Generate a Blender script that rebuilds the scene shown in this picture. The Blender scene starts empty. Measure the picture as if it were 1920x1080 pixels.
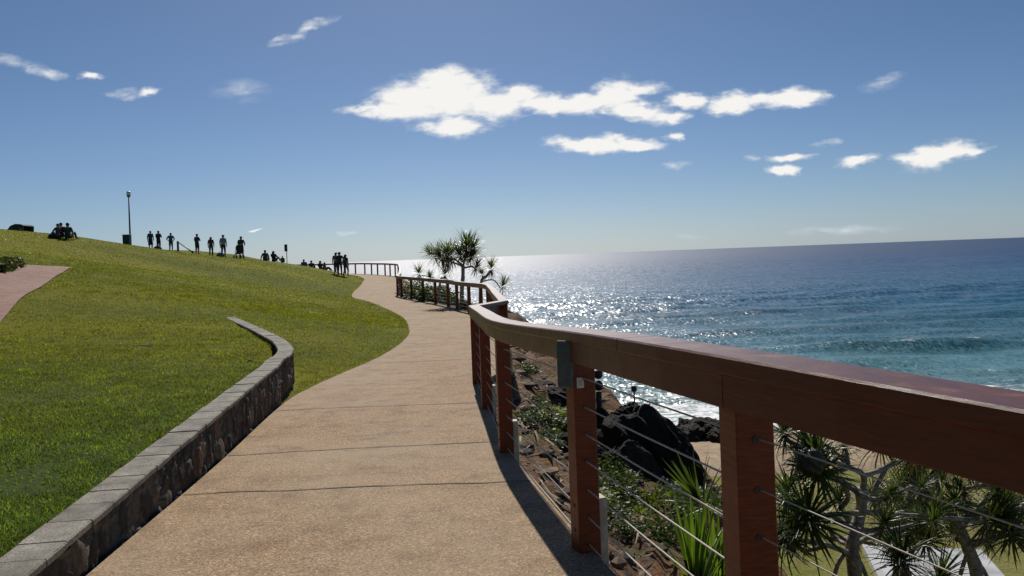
import bpy, math, random
import numpy as np
from mathutils import Vector, Matrix, Quaternion
random.seed(7); RNG = np.random.default_rng(11)
scene = bpy.context.scene
COL = scene.collection
R = math.radians
F = 1500.0; ROLL = R(2.1); CR, SR = math.cos(ROLL), math.sin(ROLL)
SEA = -7.5

# ------------------------------------------------------------------ helpers
def at(px, py, d):
    """world point at distance d (along Y) seen at photo pixel px, py"""
    a = (px - 960) / F; b = (480 - py) / F
    u = a * CR + b * SR; v = -a * SR + b * CR
    return Vector((u * d, d, v * d))

def tag(o, label=None, cat=None, group=None, kind=None):
    if label: o['label'] = label
    if cat: o['category'] = cat
    if group: o['group'] = group
    if kind: o['kind'] = kind
    return o

def empty(name, loc, rz=0.0):
    o = bpy.data.objects.new(name, None); COL.objects.link(o)
    o.empty_display_size = 0.2
    o.location = loc; o.rotation_euler = (0, 0, rz)
    return o

def link(name, me, parent=None, loc=None, worldverts=False):
    o = bpy.data.objects.new(name, me); COL.objects.link(o)
    if parent is not None:
        o.parent = parent
        if worldverts: o.location = -Vector(parent.location)
    if loc is not None: o.location = loc
    return o

def npmesh(name, verts, faces, mats, fmat=None, smooth=True):
    verts = np.asarray(verts, dtype=np.float32); faces = np.asarray(faces, dtype=np.int32)
    me = bpy.data.meshes.new(name)
    me.vertices.add(len(verts)); me.vertices.foreach_set('co', verts.ravel())
    n, k = faces.shape
    me.loops.add(n * k); me.loops.foreach_set('vertex_index', faces.ravel())
    me.polygons.add(n)
    me.polygons.foreach_set('loop_start', np.arange(n, dtype=np.int32) * k)
    if fmat is not None: me.polygons.foreach_set('material_index', np.asarray(fmat, dtype=np.int32))
    me.polygons.foreach_set('use_smooth', np.full(n, smooth))
    for m in (mats if isinstance(mats, (list, tuple)) else [mats]): me.materials.append(m)
    me.update(calc_edges=True); me.validate()
    return me

def fattr(me, name, vals):
    a = me.attributes.new(name, 'FLOAT', 'POINT'); a.data.foreach_set('value', np.asarray(vals, dtype=np.float32))
def cattr(me, name, vals):
    a = me.attributes.new(name, 'FLOAT_COLOR', 'POINT')
    v = np.ones((len(vals), 4), dtype=np.float32); v[:, :3] = vals
    a.data.foreach_set('color', v.ravel())

def gridfaces(nr, nc):
    i = np.arange(nr - 1)[:, None] * nc + np.arange(nc - 1)[None, :]
    i = i.ravel()
    return np.stack([i, i + 1, i + nc + 1, i + nc], 1)

class MB:
    def __init__(s): s.v = []; s.f = []; s.m = []
    def add(s, vs, fs, m=0):
        b = len(s.v); s.v += [tuple(x) for x in vs]
        s.f += [tuple(b + i for i in f) for f in fs]; s.m += [m] * len(fs)
    def box(s, c, size, rot=None, m=0, bev=0.0):
        hx, hy, hz = size[0] / 2, size[1] / 2, size[2] / 2
        if bev <= 0:
            vs = [Vector((x, y, z)) for x in (-hx, hx) for y in (-hy, hy) for z in (-hz, hz)]
            fs = [(0, 1, 3, 2), (4, 6, 7, 5), (0, 4, 5, 1), (2, 3, 7, 6), (0, 2, 6, 4), (1, 5, 7, 3)]
        else:
            b = min(bev, hx * .9, hy * .9, hz * .9)
            vs = []
            ring = [(-hx + b, -hy), (hx - b, -hy), (hx, -hy + b), (hx, hy - b), (hx - b, hy), (-hx + b, hy), (-hx, hy - b), (-hx, -hy + b)]
            inn = [(-hx + b, -hy + b), (hx - b, -hy + b), (hx - b, -hy + b), (hx - b, hy - b), (hx - b, hy - b), (-hx + b, hy - b), (-hx + b, hy - b), (-hx + b, -hy + b)]
            for z, rr in ((-hz, inn), (-hz + b, ring), (hz - b, ring), (hz, inn)):
                vs += [Vector((x, y, z)) for x, y in rr]
            fs = []
            for k in range(3):
                for i in range(8):
                    j = (i + 1) % 8
                    fs.append((k * 8 + i, k * 8 + j, k * 8 + 8 + j, k * 8 + 8 + i))
            fs.append(tuple(range(7, -1, -1))); fs.append(tuple(range(24, 32)))
        if rot is not None: vs = [rot @ x for x in vs]
        c = Vector(c); s.add([x + c for x in vs], fs, m)
    def tube(s, pts, rad, n=8, m=0, caps=True):
        pts = [Vector(p) for p in pts]
        if not hasattr(rad, '__len__'): rad = [rad] * len(pts)
        b = len(s.v); prev = None
        for i, p in enumerate(pts):
            t = (pts[min(i + 1, len(pts) - 1)] - pts[max(i - 1, 0)]).normalized()
            if prev is None:
                a = Vector((0, 0, 1)) if abs(t.z) < .9 else Vector((1, 0, 0))
                x = t.cross(a).normalized()
            else:
                x = (prev - t * prev.dot(t)).normalized()
            prev = x; y = t.cross(x)
            for k in range(n):
                w = 2 * math.pi * k / n
                s.v.append(tuple(p + (x * math.cos(w) + y * math.sin(w)) * rad[i]))
        for i in range(len(pts) - 1):
            for k in range(n):
                q = (k + 1) % n
                s.f.append((b + i * n + k, b + i * n + q, b + (i + 1) * n + q, b + (i + 1) * n + k)); s.m.append(m)
        if caps:
            s.f.append(tuple(b + k for k in range(n - 1, -1, -1))); s.m.append(m)
            e = b + (len(pts) - 1) * n
            s.f.append(tuple(e + k for k in range(n))); s.m.append(m)
    def ball(s, c, r, m=0, seg=10, rings=7, sc=(1, 1, 1)):
        c = Vector(c); vs = [c + Vector((0, 0, r * sc[2]))]
        for i in range(1, rings):
            a = math.pi * i / rings
            for k in range(seg):
                w = 2 * math.pi * k / seg
                vs.append(c + Vector((r * sc[0] * math.sin(a) * math.cos(w), r * sc[1] * math.sin(a) * math.sin(w), r * sc[2] * math.cos(a))))
        vs.append(c - Vector((0, 0, r * sc[2]))); fs = []
        for k in range(seg): fs.append((0, 1 + k, 1 + (k + 1) % seg))
        for i in range(rings - 2):
            for k in range(seg):
                a = 1 + i * seg + k; b2 = 1 + i * seg + (k + 1) % seg
                fs.append((a, a + seg, b2 + seg, b2))
        e = len(vs) - 1
        for k in range(seg): fs.append((e, 1 + (rings - 2) * seg + (k + 1) % seg, 1 + (rings - 2) * seg + k))
        s.add(vs, fs, m)
    def mesh(s, name, mats, smooth=False):
        me = bpy.data.meshes.new(name); me.from_pydata(s.v, [], s.f)
        for mm in (mats if isinstance(mats, (list, tuple)) else [mats]): me.materials.append(mm)
        me.polygons.foreach_set('material_index', np.array(s.m, dtype=np.int32))
        me.polygons.foreach_set('use_smooth', np.full(len(s.f), smooth))
        me.update(); return me
    def build(s, name, mats, parent=None, smooth=False, worldverts=True):
        return link(name, s.mesh(name, mats, smooth), parent, worldverts=worldverts and parent is not None)

# value noise (numpy)
def _h(ix, iy, seed):
    n = (ix.astype(np.int64) * 374761393 + iy.astype(np.int64) * 668265263 + seed * 974711) & 0x7fffffff
    n = ((n ^ (n >> 13)) * 1274126177) & 0x7fffffff
    n = n ^ (n >> 16)
    return (n & 0xffff) / 65535.0
def vnoise(x, y, seed=0):
    x = np.asarray(x, dtype=np.float64); y = np.asarray(y, dtype=np.float64)
    x0 = np.floor(x); y0 = np.floor(y); fx = x - x0; fy = y - y0
    fx = fx * fx * (3 - 2 * fx); fy = fy * fy * (3 - 2 * fy)
    a = _h(x0, y0, seed); b = _h(x0 + 1, y0, seed); c = _h(x0, y0 + 1, seed); d = _h(x0 + 1, y0 + 1, seed)
    return (a * (1 - fx) + b * fx) * (1 - fy) + (c * (1 - fx) + d * fx) * fy
def fbm(x, y, seed=0, oct=4):
    s = 0; a = .5; t = 0
    for o in range(oct):
        s = s + a * vnoise(np.asarray(x) * 2 ** o + 17.3 * o, np.asarray(y) * 2 ** o - 9.1 * o, seed + o); t += a; a *= .5
    return s / t
def sstep(a, b, x):
    t = np.clip((np.asarray(x, dtype=float) - a) / (b - a), 0, 1); return t * t * (3 - 2 * t)

# ------------------------------------------------------------------ materials
class NT:
    def __init__(s, name):
        s.mat = bpy.data.materials.new(name); s.mat.use_nodes = True
        s.t = s.mat.node_tree; s.t.nodes.clear()
        s.out = s.t.nodes.new('ShaderNodeOutputMaterial')
        s.b = s.t.nodes.new('ShaderNodeBsdfPrincipled')
        s.t.links.new(s.b.outputs[0], s.out.inputs[0])
        s._pos = None
    def n(s, typ, **kw):
        x = s.t.nodes.new(typ)
        for k, v in kw.items(): setattr(x, k, v)
        return x
    def l(s, a, b): s.t.links.new(a, b)
    def pos(s, obj=False):
        if obj: return s.n('ShaderNodeTexCoord').outputs['Object']
        if s._pos is None: s._pos = s.n('ShaderNodeNewGeometry').outputs['Position']
        return s._pos
    def scale(s, vec, sc):
        m = s.n('ShaderNodeVectorMath', operation='MULTIPLY'); s.l(vec, m.inputs[0]); m.inputs[1].default_value = sc; return m.outputs[0]
    def noise(s, vec, sc, detail=4, rough=.55, col=False, dist=0):
        x = s.n('ShaderNodeTexNoise'); x.inputs['Scale'].default_value = sc; x.inputs['Detail'].default_value = detail
        x.inputs['Roughness'].default_value = rough; x.inputs['Distortion'].default_value = dist
        s.l(vec, x.inputs['Vector']); return x.outputs['Color' if col else 'Fac']
    def vor(s, vec, sc, feature='F1', out='Distance'):
        x = s.n('ShaderNodeTexVoronoi', feature=feature); x.inputs['Scale'].default_value = sc; s.l(vec, x.inputs['Vector']); return x.outputs[out]
    def ramp(s, fac, stops):
        x = s.n('ShaderNodeValToRGB'); e = x.color_ramp.elements
        while len(e) > 1: e.remove(e[-1])
        for i, (p, c) in enumerate(stops):
            if i == 0: q = e[0]; q.position = p
            else: q = e.new(p)
            q.color = (c[0], c[1], c[2], 1) if hasattr(c, '__len__') else (c, c, c, 1)
        s.l(fac, x.inputs[0]); return x.outputs[0]
    def mix(s, fac, a, b, mode='MIX'):
        x = s.n('ShaderNodeMix', data_type='RGBA', blend_type=mode)
        for v, i in ((fac, 0), (a, 6), (b, 7)):
            if hasattr(v, 'is_linked') or hasattr(v, 'links'): s.l(v, x.inputs[i])
            elif i == 0: x.inputs[0].default_value = v
            else: x.inputs[i].default_value = (v[0], v[1], v[2], 1)
        return x.outputs[2]
    def math(s, op, a, b=0.0, c=None, clamp=False):
        x = s.n('ShaderNodeMath', operation=op, use_clamp=clamp)
        for i, v in enumerate((a, b) if c is None else (a, b, c)):
            if hasattr(v, 'links'): s.l(v, x.inputs[i])
            else: x.inputs[i].default_value = v
        return x.outputs[0]
    def bump(s, h, strength=.5, dist=.02):
        x = s.n('ShaderNodeBump'); x.inputs['Strength'].default_value = strength; x.inputs['Distance'].default_value = dist
        s.l(h, x.inputs['Height']); s.l(x.outputs[0], s.b.inputs['Normal'])
    def set(s, color=None, rough=None, spec=None, metal=None):
        for v, nme in ((color, 'Base Color'), (rough, 'Roughness'), (spec, 'Specular IOR Level'), (metal, 'Metallic')):
            if v is None: continue
            if hasattr(v, 'links'): s.l(v, s.b.inputs[nme])
            elif nme == 'Base Color': s.b.inputs[nme].default_value = (v[0], v[1], v[2], 1)
            else: s.b.inputs[nme].default_value = v
        return s
    def attr(s, name, out='Fac'):
        a = s.n('ShaderNodeAttribute', attribute_name=name); return a.outputs[out]

def plain(name, c, rough=.6, metal=0, var=.25, sc=8.0, spec=.5):
    m = NT(name); nz = m.noise(m.pos(True), sc, 4)
    col = m.ramp(nz, [(.3, [x * (1 - var) for x in c]), (.7, [x * (1 + var) for x in c])])
    m.set(col, rough, spec, metal); return m.mat

M = {}
def mk_timber(name, base, worn, spec=.5):
    m = NT(name); p = m.pos()
    g = m.noise(m.scale(p, (16, 5, 110)), 1.0, 6, .7, dist=.4)
    g2 = m.noise(m.scale(p, (9, 9, 9)), 1.0, 4, .6)
    col = m.ramp(g, [(.28, [x * .55 for x in base]), (.5, base), (.75, [x * 1.45 for x in base])])
    w = m.ramp(g2, [(.62, 0), (.74, 1)])
    geo = m.n('ShaderNodeNewGeometry'); sx = m.n('ShaderNodeSeparateXYZ'); m.l(geo.outputs['Normal'], sx.inputs[0])
    up = m.math('MULTIPLY', m.math('GREATER_THAN', sx.outputs[2], .5), m.math('MULTIPLY', w, .55))
    col = m.mix(up, col, worn)
    m.set(col, m.ramp(g2, [(.3, .32), (.7, .46)]), spec); m.bump(g, .22, .004); return m.mat
M['timber'] = mk_timber('painted_timber', (.100, .024, .010), (.23, .11, .085), .34)
M['post'] = mk_timber('post_timber', (.150, .034, .011), (.18, .11, .08), .18)
M['cleat'] = plain('pale_timber', (.42, .36, .26), .7, 0, .25, 20)
M['cable'] = plain('steel_cable', (.40, .35, .28), .55, 0, .15, 50)
M['plate'] = plain('grey_green_plate', (.055, .075, .07), .45, .2, .25, 30)
M['sticker'] = plain('pale_sticker', (.55, .54, .5), .5, 0, .2, 60)
M['bolt'] = plain('bolt_steel', (.05, .045, .04), .5, .6)

def mk_path(name, a, b, grey):
    m = NT(name); p = m.pos()
    v = m.vor(p, 115, out='Color'); bw = m.n('ShaderNodeRGBToBW'); m.l(v, bw.inputs[0])
    sp = m.ramp(bw.outputs[0], [(.2, [x * .55 for x in a]), (.5, a), (.8, b), (.93, [min(.75, x * 1.6) for x in b])])
    big = m.noise(p, .55, 5, .6); mid = m.noise(p, 3.5, 4, .6)
    col = m.mix(m.ramp(big, [(.38, 0), (.68, .75)]), sp, grey, 'MIX')
    col = m.mix(.35, col, sp)
    st = m.ramp(mid, [(.30, (.74, .71, .68)), (.5, (1, 1, 1)), (.72, (1.10, 1.08, 1.05))])
    col = m.mix(1.0, col, st, 'MULTIPLY')
    # worn brown stains along the slab
    stn = m.ramp(m.noise(m.scale(p, (1.1, .35, 1)), 1.0, 4, .65), [(.60, 0), (.74, .35)])
    col = m.mix(stn, col, [x * .72 for x in a])
    m.set(col, .8, .12); m.bump(m.math('ADD', m.vor(p, 115), m.math('MULTIPLY', m.noise(p, 240, 2), .6)), .55, .006); return m.mat
M['path'] = mk_path('exposed_aggregate_concrete', (.292, .188, .102), (.388, .268, .162), (.345, .278, .198))
M['joint'] = plain('joint_filler', (.10, .075, .052), .9, 0, .3, 15)
M['redpath'] = mk_path('reddish_concrete', (.27, .15, .11), (.34, .21, .165), (.32, .235, .20))
M['kerb'] = plain('edge_concrete', (.38, .32, .25), .85, 0, .2, 10)
M['slab'] = plain('pale_concrete', (.40, .41, .42), .85, 0, .35, 2.5)

def mk_coping():
    m = NT('coping_stone'); p = m.pos()
    n1 = m.noise(p, 7, 6, .65); n2 = m.noise(p, 90, 3, .6)
    col = m.ramp(n1, [(.3, (.09, .08, .062)), (.45, (.19, .17, .138)), (.58, (.25, .228, .186)), (.75, (.38, .345, .29))])
    at_ = m.attr('tone'); col = m.mix(1.0, col, m.ramp(at_, [(0, .78), (1, 1.12)]), 'MULTIPLY')
    col = m.mix(m.ramp(n2, [(.38, .75), (.52, 0)]), col, (.08, .075, .06))
    m.set(col, .85, .3); m.bump(n2, .5, .006); return m.mat
M['coping'] = mk_coping()
def mk_stone():
    m = NT('rubble_stone'); p = m.pos()
    c = m.attr('col', 'Color'); n = m.noise(p, 25, 5, .65)
    col = m.mix(1.0, c, m.ramp(n, [(.3, .55), (.7, 1.45)]), 'MULTIPLY')
    m.set(col, .8, .35); m.bump(n, .6, .012); return m.mat
M['stone'] = mk_stone()

def mk_lawn(name, g1, g2, yel, brown, sc=1.0):
    m = NT(name); p = m.pos()
    fine = m.noise(p, 42 * sc, 5, .7); mid = m.noise(p, 2.2, 5, .65); big = m.noise(m.scale(p, (.10, .16, .1)), 1.0, 4, .55)
    col = m.ramp(fine, [(.28, [x * .45 for x in g1]), (.5, g1), (.72, g2)])
    col = m.mix(m.ramp(big, [(.42, 0), (.60, .75)]), col, yel)
    col = m.mix(m.ramp(mid, [(.50, 0), (.72, .55)]), col, [x * .75 for x in yel])
    br = m.math('MULTIPLY', m.ramp(m.noise(p, 1.05, 5, .6), [(.66, 0), (.74, .85)]), m.ramp(big, [(.35, 1), (.8, .6)]))
    col = m.mix(br, col, brown)
    col = m.mix(m.ramp(m.noise(p, 110 * sc, 3, .7), [(.32, .55), (.5, 0)]), col, [x * .3 for x in g1])
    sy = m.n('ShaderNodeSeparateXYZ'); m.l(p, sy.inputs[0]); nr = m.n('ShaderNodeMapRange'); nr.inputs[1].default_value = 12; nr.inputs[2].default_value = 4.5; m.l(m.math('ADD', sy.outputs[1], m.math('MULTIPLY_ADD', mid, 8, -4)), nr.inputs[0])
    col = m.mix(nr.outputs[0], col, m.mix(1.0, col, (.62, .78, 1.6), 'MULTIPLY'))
    m.set(col, .9, .06); m.bump(m.math('ADD', fine, m.math('MULTIPLY', mid, 2.0)), .9, .05)
    return m.mat
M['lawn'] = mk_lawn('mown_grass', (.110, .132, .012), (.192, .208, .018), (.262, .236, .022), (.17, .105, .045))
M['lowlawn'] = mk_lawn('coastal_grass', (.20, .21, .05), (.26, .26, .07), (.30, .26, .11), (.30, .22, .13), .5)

def mk_leaf(name, base, var, trans, rough=.42, patches=True, spec=.22, rnd=False):
    m = NT(name); p = m.pos()
    n = m.noise(p, 3.0 if patches else 20, 3, .6)
    oi = m.n('ShaderNodeObjectInfo')
    col = m.ramp(n, [(.3, [x * (1 - var) for x in base]), (.7, [x * (1 + var) for x in base])])
    col = m.mix(1.0, col, m.ramp(oi.outputs['Random'], [(0, (.75, .8, .75)), (1, (1.25, 1.2, 1.1))]), 'MULTIPLY')
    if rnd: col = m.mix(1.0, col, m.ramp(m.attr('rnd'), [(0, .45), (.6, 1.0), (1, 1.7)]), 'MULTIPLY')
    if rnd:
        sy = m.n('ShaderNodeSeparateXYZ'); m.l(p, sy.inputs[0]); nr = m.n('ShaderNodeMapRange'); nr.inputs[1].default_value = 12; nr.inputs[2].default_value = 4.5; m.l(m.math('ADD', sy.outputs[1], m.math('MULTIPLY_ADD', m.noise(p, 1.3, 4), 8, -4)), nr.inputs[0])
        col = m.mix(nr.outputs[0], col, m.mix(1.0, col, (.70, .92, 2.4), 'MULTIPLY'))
    m.set(col, rough, spec)
    tr = m.n('ShaderNodeBsdfTranslucent')
    tc = m.mix(1.0, col, (1.9, 2.0, .7), 'MULTIPLY'); m.l(tc, tr.inputs[0])
    ms = m.n('ShaderNodeMixShader'); ms.inputs[0].default_value = trans
    m.l(m.b.outputs[0], ms.inputs[1]); m.l(tr.outputs[0], ms.inputs[2]); m.l(ms.outputs[0], m.out.inputs[0])
    return m.mat
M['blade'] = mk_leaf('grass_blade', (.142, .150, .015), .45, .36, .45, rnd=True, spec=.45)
M['pandan'] = mk_leaf('pandanus_leaf', (.062, .088, .026), .45, .32, .36, spec=.4)
M['pandan_dry'] = mk_leaf('dry_pandanus_leaf', (.14, .10, .06), .4, .15, .7)
M['shrub'] = mk_leaf('shrub_leaf', (.052, .076, .024), .45, .22, .5)
M['strap'] = mk_leaf('strap_leaf', (.085, .14, .024), .35, .33, .4)
M['yellowplant'] = mk_leaf('yellow_weed_leaf', (.13, .16, .03), .4, .35, .55)  # weed leaf base colour, paler and yellower than the shrub leaf
M['flower_y'] = plain('yellow_flower', (.62, .38, .04), .6)
M['flower_w'] = plain('white_flower', (.7, .68, .6), .6)
def mk_bark():
    m = NT('ringed_bark'); p = m.pos()
    n = m.noise(m.scale(p, (6, 6, 40)), 1.0, 5, .6); n2 = m.noise(p, 14, 4, .6)
    col = m.ramp(n2, [(.3, (.16, .14, .115)), (.55, (.34, .30, .25)), (.75, (.48, .44, .38))])
    col = m.mix(m.ramp(n, [(.3, .6), (.5, 0)]), col, (.06, .05, .04))
    m.set(col, .8, .3); m.bump(n, .6, .015); return m.mat
M['bark'] = mk_bark()
M['fruit'] = plain('pandanus_fruit_rind', (.045, .042, .02), .6, 0, .5, 20)

def mk_ground():
    m = NT('rocky_soil'); p = m.pos()
    n1 = m.noise(p, .9, 6, .65); n2 = m.noise(p, 4.5, 6, .7); n3 = m.noise(p, 26, 4, .7)
    col = m.ramp(n2, [(.28, (.022, .016, .012)), (.42, (.07, .042, .022)), (.55, (.17, .085, .035)), (.68, (.27, .15, .07)), (.82, (.36, .28, .19))])
    col = m.mix(m.ramp(n1, [(.45, 0), (.62, .8)]), col, (.22, .105, .04))
    col = m.mix(m.ramp(n3, [(.36, .75), (.5, 0)]), col, (.025, .02, .015))
    gr = m.ramp(m.noise(p, .45, 4, .6), [(.55, 0), (.68, .55)])
    col = m.mix(gr, col, (.10, .11, .03))
    m.set(col, .9, .25); m.bump(m.math('ADD', n2, m.math('MULTIPLY', n3, .4)), 1.0, .09); return m.mat
M['soil'] = mk_ground()
def mk_rock():
    m = NT('black_basalt'); p = m.pos()
    n1 = m.noise(p, 2.6, 6, .7); n3 = m.noise(p, 22, 5, .7)
    col = m.ramp(n1, [(.3, (.009, .009, .008)), (.55, (.022, .020, .017)), (.8, (.075, .062, .045))])
    col = m.mix(m.ramp(n3, [(.55, 0), (.72, .5)]), col, (.13, .11, .075))
    m.set(col, .85, .15); m.bump(m.math('ADD', n1, m.math('MULTIPLY', n3, .5)), .9, .08); return m.mat
M['rock'] = mk_rock()
def mk_sand():
    m = NT('beach_sand'); p = m.pos(); n = m.noise(p, 2.5, 6, .65); n2 = m.noise(p, 30, 4, .7)
    col = m.ramp(n, [(.3, (.26, .18, .11)), (.55, (.40, .30, .20)), (.8, (.50, .40, .28))])
    col = m.mix(m.ramp(n2, [(.3, .6), (.48, 0)]), col, (.16, .11, .07))
    m.set(col, .9, .2); m.bump(n2, .8, .03); return m.mat
M['sand'] = mk_sand()

def mk_sea():
    m = NT('sea_water'); p = m.pos()
    sx = m.n('ShaderNodeSeparateXYZ'); m.l(p, sx.inputs[0])
    wob = m.noise(m.scale(p, (.004, .012, 0)), 1.0, 4, .6)
    y = m.math('ADD', sx.outputs[1], m.math('MULTIPLY', m.math('SUBTRACT', wob, .5), m.math('MULTIPLY', sx.outputs[1], 1.1)))
    t = m.math('LOGARITHM', m.math('MAXIMUM', y, 1.0), 10.0)
    t = m.math('MULTIPLY_ADD', t, .5, -.55, clamp=False)      # 30 m -> .19, 100 -> .45, 400 -> .75, 2000 -> 1.1
    col = m.ramp(t, [(.18, (.11, .19, .19)), (.32, (.044, .135, .160)), (.46, (.012, .078, .135)), (.66, (.002, .044, .118)), (.9, (.0005, .026, .088))])
    # swell bands: patches of lighter, shallower water
    band = m.noise(m.scale(p, (.010, .06, 0)), 1.0, 5, .6)
    col = m.mix(1.0, col, m.ramp(band, [(.32, .72), (.5, 1.0), (.68, 1.4)]), 'MULTIPLY')
    # foam
    fo = m.attr('foam')
    fn = m.noise(m.scale(p, (.55, 1.3, 0)), 1.0, 7, .72, dist=.8)
    foam = m.ramp(m.math('ADD', fn, m.math('MULTIPLY_ADD', fo, .55, -.42)), [(.48, 0), (.60, 1)])
    col = m.mix(foam, col, (.78, .80, .80))
    m.set(col, None, .32)
    m.b.inputs['IOR'].default_value = 1.33
    dist = sx.outputs[1]; lg = m.math('LOGARITHM', m.math('MAXIMUM', dist, 1.0), 10.0)
    far = m.n('ShaderNodeMapRange'); far.interpolation_type = 'SMOOTHSTEP'; far.inputs[1].default_value = 2.0; far.inputs[2].default_value = 3.1; m.l(lg, far.inputs[0]); far = far.outputs[0]
    rg = m.math('MULTIPLY_ADD', far, .14, .31); m.l(m.math('MULTIPLY_ADD', far, .14, .36), m.b.inputs['Specular IOR Level'])
    m.l(m.math('MULTIPLY_ADD', foam, .4, rg), m.b.inputs['Roughness'])
    kk = m.math('MULTIPLY_ADD', far, -.95, 1.0)
    def sub5(c, k):
        s1 = m.n('ShaderNodeVectorMath', operation='SUBTRACT'); m.l(c, s1.inputs[0]); s1.inputs[1].default_value = (.5, .5, .5)
        return m.scale(s1.outputs[0], (k, k, 0))
    def slope(sc, k, det): return sub5(m.noise(m.scale(p, sc), 1.0, det, .62, col=True), k)
    def add(a_, b_):
        q = m.n('ShaderNodeVectorMath', operation='ADD'); m.l(a_, q.inputs[0]); m.l(b_, q.inputs[1]); return q.outputs[0]
    # small facets: fine cells inshore, broader ones farther out
    w1 = m.n('ShaderNodeMapRange'); w1.inputs[1].default_value = 70; w1.inputs[2].default_value = 110; m.l(dist, w1.inputs[0])
    w2 = m.n('ShaderNodeMapRange'); w2.inputs[1].default_value = 180; w2.inputs[2].default_value = 320; m.l(dist, w2.inputs[0])
    wp_ = add(p, m.scale(m.noise(m.scale(p, (.6, .6, 0)), 1.0, 2, .5, col=True), (1.2, 2.0, 0)))
    v1 = m.vor(m.scale(wp_, (9.0, 3.4, 0)), 1.0, out='Color'); v2 = m.vor(m.scale(wp_, (4.2, .95, 0)), 1.0, out='Color'); v3 = m.vor(m.scale(p, (1.4, .2, 0)), 1.0, out='Color')
    vc = m.mix(w2.outputs[0], m.mix(w1.outputs[0], v1, v2), v3)
    tot = add(add(sub5(vc, .44), slope((2.6, 4.2, 0), SEA_K1, 4)), slope((.16, .34, 0), SEA_K2, 4))
    cmbk = m.n('ShaderNodeVectorMath', operation='SCALE'); m.l(tot, cmbk.inputs[0]); m.l(kk, cmbk.inputs['Scale'])
    geo = m.n('ShaderNodeNewGeometry')
    nn = m.n('ShaderNodeVectorMath', operation='NORMALIZE'); m.l(add(cmbk.outputs[0], geo.outputs['Normal']), nn.inputs[0])
    m.l(nn.outputs[0], m.b.inputs['Normal'])
    return m.mat
SEA_K1, SEA_K2 = .75, .5
M['sea'] = mk_sea()

# ------------------------------------------------------------------ setting out (metres; camera at the origin, looking along +Y)
Hd = np.array([-12, -5, 0, 1.4, 2.3, 3.9, 6.5, 8.8, 10.8, 15, 20, 29, 33, 38, 43, 47, 55, 63, 70, 78, 95, 140.])
Hz = np.array([1.34, 1.36, 1.365, 1.365, 1.345, 1.44, 1.595, 1.66, 1.73, 1.80, 1.86, 1.96, 1.95, 1.92, 1.88, 1.78, 1.58, 1.4, 1.3, 1.2, 1.1, 1.1])
_yy = np.arange(-14, 141, .25); _zz = np.interp(_yy, Hd, -Hz)
_k = np.exp(-np.arange(-8, 9) ** 2 / 18.); _k /= _k.sum()
_zz = np.convolve(np.pad(_zz, 8, mode='edge'), _k, 'valid')
def pz(y): return np.interp(y, _yy, _zz)
FENCE = [(2.85, -5.4), (2.3, -3.4), (1.88, -1.45), (1.325, .42), (.695, 2.25), (.365, 3.9), (-.05, 6.5), (-.28, 8.8), (-.49, 11.0),
         (-.1, 12.5), (-.2, 14.6), (-.32, 16.9), (-.43, 19.2), (-.56, 21.6), (-.72, 24.3), (-1.02, 26.4), (-1.53, 28.5),
         (-2.11, 30.6), (-2.62, 32.7), (-3.35, 34.9), (-4.13, 37.1), (-4.93, 39.2), (-5.7, 41.2), (-6.15, 42.9),
         (-6.33, 45.1), (-6.6, 47.3), (-6.9, 49.5), (-7.2, 51.7), (-7.5, 53.9), (-7.83, 56.1), (-8.15, 58.3), (-8.48, 60.5),
         (-8.8, 62.7), (-9.2, 64.8), (-9.75, 66.9), (-10.5, 69.0), (-11.25, 71.0), (-12.25, 73.0), (-13.15, 75.0), (-14.15, 77.0),
         (-15.5, 79.3), (-16.9, 81.2), (-18.3, 83.1), (-19.8, 85.), (-21.4, 86.9), (-23., 88.7), (-24.7, 90.4)]
FENCE = [(x - .055, y) for x, y in FENCE]
FX = np.array([p[0] for p in FENCE]); FY = np.array([p[1] for p in FENCE])
def fx(y):
    y = np.asarray(y, dtype=float)
    r = np.interp(y, FY, FX)
    r = np.where(y < FY[0], FX[0] - (y - FY[0]) * .27, r)
    return np.where(y > FY[-1], FX[-1] - (y - FY[-1]) * 1.0, r)
PL = [(-1.0, -12), (-1.25, -5), (-1.45, 0), (-1.84, 2.6), (-2.025, 3.87), (-2.38, 6.5), (-2.665, 8.6), (-2.90, 10.6), (-2.83, 11.8), (-2.67, 13.3),
      (-2.5, 14.9), (-2.46, 17.6), (-2.62, 20.4), (-3.03, 23.1), (-3.57, 26.4), (-4.7, 31), (-6.73, 37.8), (-8.5, 42.3), (-8.95, 44.5), (-9.4, 47.2), (-10.1, 53),
      (-11.6, 63), (-13.3, 70), (-14.6, 74), (-17, 78), (-22, 84.5), (-27, 90), (-34, 97), (-60, 123)]
PLX = np.array([p[0] - .055 for p in PL]); PLY = np.array([p[1] for p in PL], dtype=float)
def smooth_interp(xs, ys, w=4):
    g = np.arange(ys[0], ys[-1], .2); v = np.interp(g, ys, xs)
    k = np.exp(-np.arange(-3 * w, 3 * w + 1) ** 2 / (2. * w * w)); k /= k.sum()
    v = np.convolve(np.pad(v, 3 * w, mode='edge'), k, 'valid'); return g, v
_gy, _gx = smooth_interp(PLX, PLY, 4)
def pl(y): return np.interp(y, _gy, _gx)

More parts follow.
